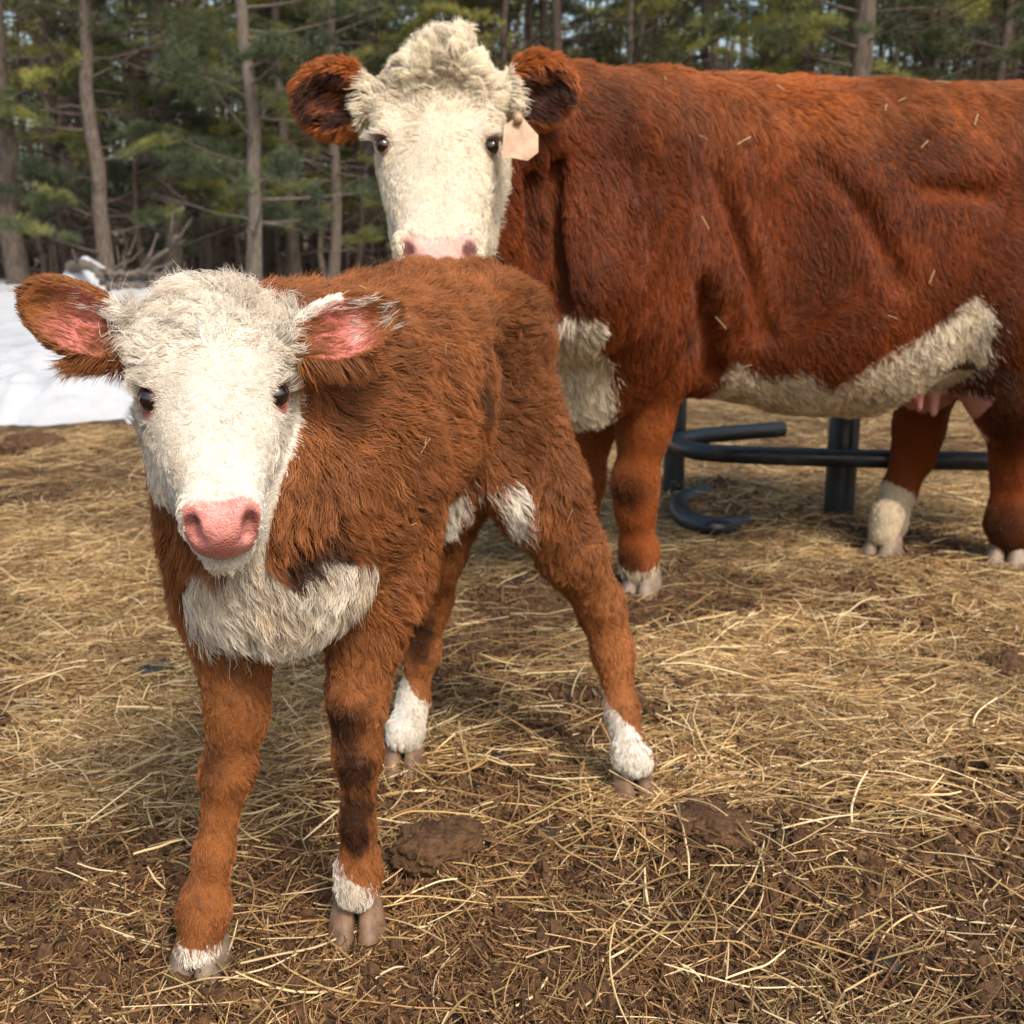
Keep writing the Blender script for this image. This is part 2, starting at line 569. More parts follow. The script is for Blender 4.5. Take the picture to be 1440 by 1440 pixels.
def warp_axis(lo, c0, c1, hi, step, grow):
    a = list(np.arange(c0, c1, step)); s = step
    while a[-1] < hi: s *= grow; a.append(a[-1] + s)
    s = step; b = [c0]
    while b[-1] > lo: s *= grow; b.append(b[-1] - s)
    return np.array(b[1:][::-1] + a)

def grid_mesh(xs, ys, zf):
    X, Y = np.meshgrid(xs, ys, indexing='ij')
    Z = zf(X, Y)
    V = np.stack([X, Y, Z], -1).reshape(-1, 3)
    n, m = X.shape
    i = (np.arange(n - 1)[:, None] * m + np.arange(m - 1)[None, :]).ravel()
    Q = np.stack([i, i + m, i + m + 1, i + 1], -1)
    return V, Q

def ground_mat():
    m, t, b = mat_new("trampled_bedding")
    oc = obj_coord(t)
    f1 = noise_node(t, 5, 8, 0.7, oc)
    f2 = noise_node(t, 70, 8, 0.75, oc)
    c1 = ramp(t, f1, [(0.38, (0.032, 0.017, 0.009)), (0.52, (0.10, 0.052, 0.023)), (0.68, (0.19, 0.115, 0.050))])
    c2 = ramp(t, f2, [(0.3, (0.35, 0.32, 0.28)), (0.5, (0.95, 0.93, 0.9)), (0.75, (1.7, 1.6, 1.45))])
    mx = t.nodes.new("ShaderNodeMix"); mx.data_type = 'RGBA'; mx.blend_type = 'MULTIPLY'; mx.inputs[0].default_value = 1
    t.links.new(c1, mx.inputs[6]); t.links.new(c2, mx.inputs[7])
    t.links.new(mx.outputs[2], b.inputs["Base Color"])
    b.inputs["Roughness"].default_value = 0.8
    b.inputs["Specular IOR Level"].default_value = 0.3
    bump(t, b, noise_node(t, 130, 8, 0.8, oc), 1.0, 0.012)
    return m

V, Q = grid_mesh(warp_axis(-160, -1.6, 2.2, 160, 0.014, 1.045), warp_axis(-40, 0.85, 3.6, 220, 0.014, 1.035), gh)
V[:, 2] += (0.010 * fbm(V, 26, 3, 120) - 0.020 * np.abs(fbm(V, 9, 3, 125)) + 0.008) * sstep(6, 2.5, V[:, 1])
ground = mesh_obj("ground", V, Q, ground_mat())
tag(ground, kind='structure')

# hay strewn over it
def strew(name, N, seed, L0, L1, r0, r1, cols, tilt, layer, ypow, cover, ylim, mat, arch=0.15):
    rng = np.random.default_rng(seed)
    y0, y1 = ylim
    M = int(N * 2.4)
    u = rng.random(M)
    a = 1 - ypow
    y = (y0 ** a + u * (y1 ** a - y0 ** a)) ** (1 / a)
    x = (rng.random(M) * 2 - 1) * (0.60 * y + 0.5)
    p = np.stack([x, y, 0 * x], -1)
    keep = rng.random(M) < cover(p)
    snow = (x < snow_edge_x(y)) & (y > snow_front(x) - 0.1)
    idx = np.nonzero(keep & ~snow)[0][:N]
    x, y, p = x[idx], y[idx], p[idx]; n = len(x)
    L = L0 + (L1 - L0) * rng.random(n) ** 1.8
    th = rng.random(n) * 6.283 + 1.3 * noise3(p, 2.0, seed)
    bend = rng.normal(size=n) * 0.38
    K = 5
    pts = np.zeros((n, K, 3))
    lay = layer * rng.random(n) ** 1.5 * (0.4 + 0.6 * sstep(-0.4, 0.4, noise3(p, 3.1, seed + 2)))
    tl = rng.normal(size=n) * tilt
    for k in range(K):
        s = (k / (K - 1) - 0.5)
        ang = th + bend * s
        px, py = x + L * s * np.cos(ang), y + L * s * np.sin(ang)
        pts[:, k, 0] = px; pts[:, k, 1] = py
        pts[:, k, 2] = np.maximum(gh(px, py), gh(x, y)) + lay + tl * L * s + arch * L * (0.25 - s * s) * rng.random(n) + 0.002
        low = gh(px, py)
        pts[:, k, 2] = np.maximum(pts[:, k, 2], low + 0.001)
    r = (r0 + (r1 - r0) * rng.random(n) ** 2)[:, None] * np.array([0.9, 1, 1, 0.9, 0.6])[None]
    c = cols[rng.integers(0, len(cols), n)] * A(0.98, 0.95, 0.96) * (0.74 + 0.5 * rng.random(n))[:, None]
    c = c * (1 + 0.30 * noise3(p, 1.3, 77) + 0.25 * noise3(p, 6, 78))[:, None]
    o = curves_obj(name, pts, r, c, mat)
    tag(o, kind='stuff')
    return o

def snow_front(x):
    q = np.stack([x, 0 * x, 0 * x], -1)
    return 6.2 + 0.8 * noise3(q, 1.5, 301) + 0.35 * noise3(q, 4.1, 302) + 0.10 * noise3(q, 11, 303)
def snow_edge_x(y):
    return -1.3 + 0.02 * y

def hay_cover(p):
    n = fbm(p, 1.5, 3, 140) + 0.5 * fbm(p, 5.0, 2, 145)
    far = sstep(1.4, 2.4, p[:, 1])
    return np.clip(0.17 + 1.15 * n + 0.30 * far, 0.02, 1.0)

HAYC = np.array([(0.50, 0.34, 0.145), (0.42, 0.28, 0.12), (0.33, 0.22, 0.09), (0.60, 0.44, 0.22), (0.24, 0.145, 0.06), (0.30, 0.23, 0.09), (0.70, 0.56, 0.32), (0.18, 0.10, 0.045), (0.38, 0.22, 0.09), (0.15, 0.08, 0.035)])
MULC = np.array([(0.15, 0.075, 0.030), (0.10, 0.05, 0.020), (0.24, 0.14, 0.055), (0.06, 0.031, 0.014), (0.32, 0.20, 0.085), (0.19, 0.095, 0.038)])
o = strew("hay", int(NHAY * 1.15), 11, 0.03, 0.21, 0.0006, 0.0016, HAYC, 0.15, 0.032, 1.6, hay_cover, (0.95, 9.5), M_HAY)
o = strew("straw", 1300, 13, 0.07, 0.26, 0.0011, 0.0020, HAYC[[0, 3, 6, 6]], 0.16, 0.045, 1.6, hay_cover, (0.95, 5.5), M_HAY)
o = strew("chaff", int(NHAY * 0.75), 12, 0.010, 0.050, 0.0006, 0.0013, MULC, 0.5, 0.014, 1.9, lambda p: 0.8 + 0 * p[:, 0], (0.95, 6.5), M_HAY, 0.3)

# snow bank on the left
def snow_h(X, Y):
    p = np.stack([X, Y, 0 * X], -1)
    f = Y - snow_front(X)
    e = np.minimum(f * 0.9, (snow_edge_x(Y) - X) * 0.8 + 0.5)
    rim = sstep(-0.05, 0.55, e)
    lumps = 0.24 * fbm(p, 2.2, 4, 310) * sstep(10.5, 6.5, Y) + 0.09 * np.abs(fbm(p, 5, 4, 315)) * sstep(9, 6.5, Y)
    h = 0.30 * rim + lumps * rim + 0.10 * sstep(9, 18, Y)
    m = G(132, 430, 0.45)
    hm = 0.66 * np.exp(-(((X - P(128, 400, 13)[0]) / 0.42) ** 2 + ((Y - 13.0) / 0.9) ** 2)) * (1 + 0.3 * fbm(p, 3, 4, 320))
    return gh(X, Y) - 0.06 + (h + 0.02) * 1.0 * sstep(-0.15, 0.1, e) + hm

def snow_mat():
    m, t, b = mat_new("old_snow")
    oc = obj_coord(t)
    f = noise_node(t, 2.2, 8, 0.7, oc)
    t.links.new(ramp(t, f, [(0.30, (0.30, 0.25, 0.19)), (0.40, (0.46, 0.47, 0.49)), (0.7, (0.58, 0.60, 0.63))]), b.inputs["Base Color"])
    b.inputs["Roughness"].default_value = 0.75
    b.inputs["Subsurface Weight"].default_value = 0.3
    b.inputs["Subsurface Radius"].default_value = (0.03, 0.04, 0.05)
    bump(t, b, noise_node(t, 35, 8, 0.75, oc), 0.7, 0.03)
    return m
V, Q = grid_mesh(warp_axis(-26, -6.4, -1.3, 1.2, 0.035, 1.04), warp_axis(5.3, 5.4, 15.0, 27, 0.045, 1.05), snow_h)
# drop the part that lies below the ground so that the sheet really ends at its edge
keep = (V[:, 2] > gh(V[:, 0], V[:, 1]) - 0.05)
Q = Q[keep[Q].any(1)]
snow = mesh_obj("snow", V, Q, snow_mat())
tag(snow, kind='structure')

# manure and mud clods
def crumbs():
    rng = np.random.default_rng(41)
    o6 = np.array([(1, 0, 0), (-1, 0, 0), (0, 1, 0), (0, -1, 0), (0, 0, 1), (0, 0, -1)], float)
    f8 = [(0, 2, 4), (2, 1, 4), (1, 3, 4), (3, 0, 4), (2, 0, 5), (1, 2, 5), (3, 1, 5), (0, 3, 5)]
    base = list(o6); fs = []
    for a, b, c in f8:
        m = [nrm(o6[a] + o6[b]), nrm(o6[b] + o6[c]), nrm(o6[c] + o6[a])]
        k = len(base); base += m
        fs += [(a, k, k + 2), (k, b, k + 1), (k + 2, k + 1, c), (k, k + 1, k + 2)]
    base = np.array(base); fs = np.array(fs)
    n = 26000
    y = 0.95 * (4.2 / 0.95) ** rng.random(n); x = (rng.random(n) * 2 - 1) * (0.6 * y + 0.3)
    p = np.stack([x, y, 0 * x], -1)
    w_ = np.clip(1.05 - 1.2 * hay_cover(p), 0.03, 1)
    for cx, cy, r_, h_ in MOUNDS[:3] + MOUNDS[9:]:
        w_ += 1.5 * np.exp(-((x - cx) ** 2 + (y - cy) ** 2) / (r_ * r_))
    k = rng.random(n) < w_
    x, y = x[k], y[k]; n = len(x)
    sz = 0.0025 + 0.011 * rng.random(n) ** 3
    jit = 1 + 0.28 * rng.normal(size=(n, len(base), 1))
    V = base[None] * jit * (sz[:, None] * (0.6 + 0.8 * rng.random((n, 3))))[:, None, :]
    V[:, :, 0] += x[:, None]; V[:, :, 1] += y[:, None]; V[:, :, 2] += (gh(x, y) + sz * 0.3 + 0.004)[:, None]
    F = fs[None] + (np.arange(n) * len(base))[:, None, None]
    tag(mesh_obj("mud_crumbs", V.reshape(-1, 3), F.reshape(-1, 3), M_CLOD, None, False), kind='stuff')
M_CLOD = simple_mat("clod_earth", (0.040, 0.020, 0.010), (0.17, 0.085, 0.036), 45, 0.75, 1.0, 0.01, 0.3)
M_CLODD = simple_mat("clod_dark", (0.010, 0.008, 0.007), (0.040, 0.028, 0.022), 30, 0.45, 0.8, 0.008, 0.5)
crumbs()
def clod(loc, size, flat, seed, mat, label, group=None):
    n, m = 90, 48
    th = np.linspace(0, math.pi, m)[None, :]; ph = np.linspace(0, 2 * math.pi, n, endpoint=False)[:, None]
    D = np.stack([np.sin(th) * np.cos(ph), np.sin(th) * np.sin(ph), np.cos(th) + 0 * ph], -1).reshape(-1, 3)
    r = 1 + 0.42 * fbm(D + seed * 3.1, 1.6, 4, seed) + 0.10 * fbm(D + seed, 7, 2, seed + 4)
    r = r + 0.16 * np.abs(fbm(D + seed, 5, 4, seed + 9)) + 0.10 * fbm(D, 11, 3, seed + 6) - 0.16 * np.abs(fbm(D + seed, 9, 3, seed + 7)) + 0.05 * fbm(D, 30, 2, seed + 8)
    Vc = D * r[:, None] * np.array([1, 0.8, flat]) * size
    a = seed * 1.7; c, s_ = math.cos(a), math.sin(a)
    Vc = np.stack([Vc[:, 0] * c - Vc[:, 1] * s_, Vc[:, 0] * s_ + Vc[:, 1] * c, Vc[:, 2]], -1)
    i = (np.arange(n)[:, None] * m + np.arange(m - 1)[None, :]); j = (((np.arange(n) + 1) % n)[:, None] * m + np.arange(m - 1)[None, :])
    Qc = np.stack([i, i + 1, j + 1, j], -1).reshape(-1, 4)
    z = float(gh(np.array([loc[0]]), np.array([loc[1]]))[0])
    o = mesh_obj("manure_clod", Vc, Qc, mat)
    o.location = (loc[0], loc[1], z + size * flat * 0.25)
    tag(o, label, "clod", group)
for px_, py_, sz, fl_, sd_, mt_, lb in (
        (955, 1103, 0.030, 0.75, 1, M_CLODD, "dark wet clod right beside the calf's spread hind hoof"),
        (228, 950, 0.050, 0.7, 2, M_CLODD, "dark grey clod left of the calf's front legs under its chest"),
        (660, 762, 0.075, 0.45, 3, M_CLODD, "dark grey pat between the calf's belly and hind leg"),
        (612, 1240, 0.066, 0.50, 4, M_CLOD, "big crumbly brown clod right of the calf's front hoof"),
        (1000, 1205, 0.075, 0.28, 5, M_CLOD, "wide flat brown clod half covered with hay, below the hind hoof"),
        (1410, 960, 0.06, 0.6, 6, M_CLOD, "brown clod at the right edge of the hay"),
        (50, 652, 0.16, 0.4, 7, M_CLOD, "brown mud heap at the foot of the snow bank"),
        (8, 590, 0.22, 0.5, 8, M_CLOD, "brown mud patch in the snow at the left edge"),
        (870, 990, 0.022, 0.6, 9, M_CLOD, None), (1100, 950, 0.02, 0.6, 10, M_CLOD, None), (1160, 970, 0.026, 0.6, 11, M_CLOD, None),
        (1250, 1030, 0.022, 0.6, 12, M_CLOD, None), (770, 1175, 0.020, 0.6, 13, M_CLODD, None), (1110, 1195, 0.014, 0.8, 14, M_CLODD, None),
        (820, 1400, 0.028, 0.5, 15, M_CLOD, None), (1240, 1370, 0.03, 0.5, 16, M_CLODD, None), (560, 1410, 0.022, 0.5, 17, M_CLODD, None),
        (1370, 1290, 0.022, 0.6, 18, M_CLOD, None), (120, 1180, 0.022, 0.6, 19, M_CLOD, None), (700, 1080, 0.02, 0.6, 20, M_CLODD, None),
        (1060, 1040, 0.02, 0.5, 21, M_CLOD, None), (30, 1060, 0.03, 0.5, 22, M_CLOD, None), (930, 1300, 0.024, 0.5, 23, M_CLOD, None), (1210, 900, 0.02, 0.5, 24, M_CLODD, None)):
    clod(G(px_, py_), sz, fl_, sd_, mt_, lb or "small brown clod lying among the strewn hay", None if lb else "small clods in the hay")

# ------------------------------------------------------------------ the pine wood
def bark_mat(name, c0, c1):
    m, t, b = mat_new(name)
    oc = obj_coord(t)
    mp = t.nodes.new("ShaderNodeMapping"); mp.inputs["Scale"].default_value = (1, 1, 0.22); t.links.new(oc, mp.inputs[0])
    f = noise_node(t, 26, 8, 0.7, mp.outputs[0])
    t.links.new(ramp(t, f, [(0.35, c0), (0.65, c1)]), b.inputs["Base Color"])
    b.inputs["Roughness"].default_value = 0.9
    b.inputs["Specular IOR Level"].default_value = 0.15
    bump(t, b, f, 1.0, 0.03)
    return m
M_BARK = bark_mat("pine_bark", (0.062, 0.048, 0.040), (0.175, 0.138, 0.116))
M_BARKD = bark_mat("bark_dark", (0.045, 0.034, 0.028), (0.14, 0.105, 0.085))
M_BARKP = bark_mat("bark_pale", (0.09, 0.072, 0.058), (0.21, 0.175, 0.145))
M_TWIG = bark_mat('dead_twigs', (0.040, 0.030, 0.024), (0.13, 0.10, 0.08))
def needle_mat():
    m, t, b = mat_new("pine_needles")
    oi = t.nodes.new("ShaderNodeObjectInfo")
    oc = obj_coord(t)
    f = noise_node(t, 0.9, 3, 0.6, oc)
    ad = t.nodes.new("ShaderNodeMath"); ad.operation = 'ADD'
    t.links.new(f, ad.inputs[0])
    ml = t.nodes.new("ShaderNodeMath"); ml.operation = 'MULTIPLY_ADD'; ml.inputs[1].default_value = 0.5; ml.inputs[2].default_value = -0.25
    t.links.new(oi.outputs["Random"], ml.inputs[0]); t.links.new(ml.outputs[0], ad.inputs[1])
    col = ramp(t, ad.outputs[0], [(0.22, (0.052, 0.070, 0.042)), (0.48, (0.13, 0.150, 0.070)), (0.66, (0.34, 0.33, 0.09))])
    t.links.new(col, b.inputs["Base Color"])
    b.inputs["Roughness"].default_value = 0.55
    b.inputs["Specular IOR Level"].default_value = 0.25
    tr = t.nodes.new("ShaderNodeBsdfTranslucent"); t.links.new(col, tr.inputs[0])
    ms = t.nodes.new("ShaderNodeMixShader"); ms.inputs[0].default_value = 0.3
    t.links.new(b.outputs[0], ms.inputs[1]); t.links.new(tr.outputs[0], ms.inputs[2])
    t.links.new(ms.outputs[0], t.nodes["Material Output"].inputs[0])
    return m
M_NEEDLE = needle_mat()

def plume(rng, c, ax, L, Wd, T, n_tuft, n_need, nl, nw):
    """flat spray of needle tufts: centre, axis, length, width, thickness"""
    ax = nrm(ax); sd_ = nrm(np.cross(ax, A(0, 0, 1))); up = np.cross(sd_, ax)
    q = rng.normal(size=(n_tuft, 3)) * 0.42
    # break the spray into a few sub-sprays
    ns = max(3, n_tuft // 22); cen = rng.normal(size=(ns, 3)) * 0.5
    k = rng.integers(0, ns, n_tuft)
    q = cen[k] + q * 0.45
    pc = c + q[:, :1] * L * ax + q[:, 1:2] * Wd * sd_ + q[:, 2:3] * T * up - (q[:, 1:2] ** 2) * 0.12 * A(0, 0, 1)
    out = nrm(nrm(q * A(1, 1, 0.4))[:, :1] * ax + nrm(q)[:, 1:2] * sd_ + 0.55 * up[None])
    base = np.repeat(pc, n_need, 0); o = np.repeat(out, n_need, 0)
    dr = nrm(o * 0.6 + rng.normal(size=base.shape) * 0.8)
    wv = nrm(np.cross(dr, rng.normal(size=base.shape))) * nw
    ln = nl * (0.6 + 0.7 * rng.random((len(base), 1)))
    V = np.stack([base - wv, base + wv, base + dr * ln], 1).reshape(-1, 3)
    return V

def make_tree(seed, Ht, r0, lean, bare, low, name, bark, pale=False):
    rng = np.random.default_rng(seed)
    n = 22
    zs = np.linspace(-0.3, Ht, n)
    wob = np.cumsum(rng.normal(size=(n, 2)) * 0.05, 0)
    pts = np.stack([lean[0] * zs / 8 + wob[:, 0] + lean[1] * np.sin(zs * 0.5), wob[:, 1], zs], -1); pts[0, :2] = pts[1, :2] * 0.9
    rad = r0 * (1 - 0.85 * (np.clip(zs, 0, Ht) / Ht) ** 1.1) * (1 + 0.5 * np.exp(-np.maximum(zs, 0) * 2.5))
    trunk = [tube(pts, rad, 12)]
    nd = []
    def at(z):
        return np.array([np.interp(z, zs, pts[:, i]) for i in range(3)])
    nb = int(44 if bare else 26)
    for i in range(nb):                       # dead whorl branches
        z = rng.uniform(0.8, min(8.5, Ht * 0.8)); a = rng.uniform(0, 6.283); L = rng.uniform(0.4, 1.9) * (1.2 if bare else 1)
        b0 = at(z); dv = A(math.cos(a), math.sin(a), rng.uniform(-0.1, 0.45))
        pp = [b0 + dv * L * s + A(rng.normal() * 0.05, rng.normal() * 0.05, 0.16 * L * s * s * rng.choice([-1, 1])) for s in (0, 0.35, 0.7, 1)]
        trunk.append(tube(pp, [0.020, 0.015, 0.010, 0.004], 5, False))
        for k in range(3):
            s0 = pp[rng.integers(1, 3)]; dv2 = nrm(dv + rng.normal(size=3) * 0.6)
            trunk.append(tube([s0, s0 + dv2 * 0.25 * L, s0 + dv2 * 0.5 * L + A(0, 0, 0.06)], [0.008, 0.006, 0.002], 4, False))
    if not bare:
        z = low
        while z < 8.2:                        # living branches with flat sprays of needles
            a = rng.uniform(0, 6.283); L = rng.uniform(1.1, 3.0) * (1 - 0.3 * z / Ht)
            b0 = at(z); dv = A(math.cos(a), math.sin(a), rng.uniform(-0.05, 0.28))
            pp = [b0 + dv * L * s + A(0, 0, 0.10 * L * s * s) for s in (0, 0.33, 0.66, 1)]
            trunk.append(tube(pp, [0.030, 0.022, 0.014, 0.006], 5, False))
            nd.append(plume(rng, pp[2] * 0.45 + pp[3] * 0.55 + A(0, 0, 0.05), dv, 0.42 * L, 0.60, 0.14, 170, 14, 0.13, 0.0065))
            z += rng.uniform(0.22, 0.6)
    z = 8.0 if not bare else 7.5
    while z < Ht + 0.5:
        a = rng.uniform(0, 6.283); L = rng.uniform(0.8, 2.2) * (1.15 - z / Ht * 0.6)
        b0 = at(min(z, Ht)); dv = A(math.cos(a), math.sin(a), 0.25)
        if not bare or rng.random() < 0.6:
            nd.append(plume(rng, b0 + dv * L * 0.7, dv, 0.9 * L, 0.8, 0.22, 42, 10, 0.26, 0.018))
        z += rng.uniform(0.25, 0.5)
    Vt, Ft = merge(trunk)
    Vn = np.concatenate(nd) if nd else np.zeros((0, 3))
    return (np.array(Vt), Ft, Vn, bark)

def tree_objects(data, name, loc, rot, s, label, group, meshes=None):
    root = empty(name, (loc[0], loc[1], float(gh(np.array([loc[0]]), np.array([loc[1]]))[0])), label, "tree", group)
    root.rotation_euler = (0, 0, rot); root.scale = (s, s, s)
    if meshes is None:
        Vt, Ft, Vn, bark = data
        t_ = mesh_obj("trunk", Vt, Ft, bark); t_.parent = root
        c_ = mesh_obj("crown", Vn, np.arange(len(Vn)).reshape(-1, 3), M_NEEDLE, None, False); c_.parent = root
        return root, (t_, c_)
    for ch in meshes:
        c = ch.copy(); COL.objects.link(c); c.parent = root
    return root, meshes

V_ = [make_tree(31, 15, 0.16, (0, 0), False, 1.0, "pine", M_BARK),
      make_tree(32, 14, 0.12, (0.3, 0.05), False, 1.6, "pine", M_BARK),
      make_tree(33, 16, 0.20, (0, 0), False, 3.0, "pine", M_BARK),
      make_tree(34, 13, 0.13, (0.2, 0.16), False, 1.2, "pine", M_BARKP),
      make_tree(35, 13, 0.07, (0.2, 0.03), True, 3, "bare", M_BARKP),
      make_tree(36, 14, 0.10, (-0.2, 0.02), True, 3, "bare", M_BARKD),
      make_tree(37, 12, 0.06, (0.4, 0.04), True, 3, "bare", M_BARKD),
      make_tree(38, 15, 0.14, (0.0, 0.02), True, 3, "bare", M_BARKD),
      make_tree(39, 9, 0.06, (0.1, 0.02), False, 0.5, "young", M_BARKD)]
used = {}
def plant(v, px, Y, rot, s, label, group=None, name="pine_tree"):
    loc = (P(px, 400, Y)[0], Y)
    r_, m_ = tree_objects(V_[v], name, loc, rot, s, label, group, used.get(v))
    used.setdefault(v, m_)
front = [
    (2, 24, 20.5, 0.3, 1.0, "thick pine trunk at the far left edge with yellow green sprays"),
    (5, 96, 24, 1.0, 0.9, "thin dark trunk just right of the leftmost thick pine"),
    (0, 150, 19.5, 2.2, 0.92, "straight pine behind the branch pile with green sprays to both sides"),
    (6, 122, 25, 0.2, 1.0, "very thin trunk close to the left of the pine behind the branch pile"),
    (2, 246, 22.5, 4.0, 0.95, "thick grey pine above the calf's poll, between two slimmer ones"),
    (3, 352, 19, 5.5, 1.0, "pale pine with a curved trunk above the calf's left ear"),
    (1, 300, 25, 3.0, 0.9, "slim pine half hidden beside the pale curved one"),
    (0, 418, 25, 3.7, 0.9, "pine behind the cow's brown ear at the left of her head"),
    (1, 470, 23, 1.2, 1.0, "green pine directly left of the cow's head"),
    (8, 205, 21, 1.2, 1.0, "young bushy pine standing low between the trunks on the left"),
    (8, 62, 23, 3.2, 1.1, "young pine with low sprays behind the leftmost trunks"),
    (8, 505, 26, 5.2, 1.2, "young pine showing under the cow's left ear"),
    (1, 585, 28, 0.2, 1.0, "pine rising over the cow's white poll"),
    (4, 862, 24, 0.4, 1.2, "pale slender trunk above the cow's withers"),
    (6, 905, 27, 0.4, 1.1, "thin dark trunk just right of the pale slender one"),
    (0, 780, 25, 5.0, 1.0, "dark green pine above the cow's tagged ear"),
    (1, 985, 26, 4.2, 1.0, "pine above the cow's back left of the big trunk"),
    (2, 1192, 16.5, 1.9, 0.95, "big dark trunk above the middle of the cow's back"),
    (8, 1290, 21, 4.1, 1.3, "young green pine right of the big trunk over the cow's back"),
    (0, 1372, 23, 0.9, 0.9, "slim pine over the cow's hips"),
    (2, 1424, 18.5, 2.9, 0.95, "thick pine at the far right edge"),
    (8, 1130, 22, 2.0, 1.3, "young pine just left of the big trunk over the cow's back")]
for v, px_, Y_, rot_, s_, lb in front:
    plant(v, px_, Y_, rot_, s_, lb)
rg = np.random.default_rng(5)
for i in range(150):
    Y_ = 23 + 27 * rg.random() ** 0.8
    px_ = rg.uniform(-260, 1700)
    v = int(rg.choice([5, 6, 7, 4, 5, 6, 7, 5, 6, 7, 1]))
    bare = v in (4, 5, 6, 7)
    plant(v, px_, Y_, rg.uniform(0, 6.28), rg.uniform(0.85, 1.15), "slender bare trunk deep in the dark wood" if bare else "dark pine deep in the wood among bare trunks",
          "bare trunks deep in the wood" if bare else "pines deep in the wood", "bare_tree" if bare else "pine_tree")

# the far wood that reads as one mass
def far_wood():
    rng = np.random.default_rng(17)
    tr, nd = [], []
    for i in range(420):
        Y = rng.uniform(50, 84); x = rng.uniform(-0.75, 0.8) * Y
        z0 = float(gh(np.array([x]), np.array([Y]))[0]) - 0.3
        lx = rng.normal() * 0.5
        tr.append(tube([(x, Y, z0), (x + lx * 0.4, Y, z0 + 6), (x + lx, Y, z0 + 14)], [0.16, 0.13, 0.06], 6, False))
    Vt, Ft = merge(tr)
    for i in range(1150):
        Y = rng.uniform(48, 88); x = rng.uniform(-0.8, 0.85) * Y
        z = 13 * rng.random() ** 1.15
        a = rng.uniform(0, 6.28)
        nd.append(plume(rng, A(x, Y, z + float(gh(np.array([x]), np.array([Y]))[0])), A(math.cos(a), math.sin(a), 0.1), 2.4, 2.0, 0.9, 50, 7, 0.5, 0.06))
    Vn = np.concatenate(nd)
    o = mesh_obj("far_woods", Vt, Ft, M_BARKD); tag(o, kind='stuff')
    hi = np.repeat(Vn[::3, 2] > 4.5 + 2.5 * noise3(Vn[::3], 0.25, 3), 3)
    for nm, sel, mt in (("far_foliage", hi, M_NEEDLE), ("far_undergrowth", ~hi, M_TWIG)):
        Vs = Vn[sel]
        tag(mesh_obj(nm, Vs, np.arange(len(Vs)).reshape(-1, 3), mt, None, False), kind='stuff')
far_wood()

# dead branches lying on the snow heap
def branch(seed, pts, r, label):
    rng = np.random.default_rng(seed)
    pp = smooth_path(pts, 14) + rng.normal(size=(14, 3)) * 0.012
    parts = [tube(pp, np.linspace(r, r * 0.35, 14), 8)]
    for k in range(5):
        i = rng.integers(3, 12); dv = nrm(nrm(pp[-1] - pp[0]) + rng.normal(size=3) * 0.6); L = rng.uniform(0.15, 0.5)
        parts.append(tube([pp[i], pp[i] + dv * L * 0.5, pp[i] + dv * L + A(0, 0, 0.05)], [r * 0.4, r * 0.28, r * 0.1], 5))
    V, F = merge(parts)
    tag(mesh_obj("fallen_branch", np.array(V), F, M_BARKP), label, "branch", "dead branches on the snow heap")
branch(1, [P(165, 400, 12.2), P(195, 388, 12.1), P(225, 360, 12.0), P(250, 330, 12.0)], 0.040, "dead branch rising to the right tip above the snow heap")
branch(2, [P(100, 378, 12.6), P(118, 372, 12.4), P(140, 384, 12.2), P(158, 402, 12.2)], 0.075, "thick pale log stub on the snow heap, left end of the pile")
branch(3, [P(160, 385, 12.4), P(172, 370, 12.3), P(186, 352, 12.3)], 0.032, "short dead branch pointing up from the pile's middle")
branch(4, [P(150, 384, 12.0), P(200, 386, 12.0), P(262, 384, 12.1)], 0.045, "long grey branch lying level along the pile")
branch(5, [P(150, 404, 11.9), P(185, 400, 11.8), P(225, 404, 11.8)], 0.050, "low grey branch at the foot of the pile")
branch(6, [P(140, 396, 12.1), P(170, 392, 12.0), P(215, 372, 12.2)], 0.035, "thin slanting branch crossing the pile")

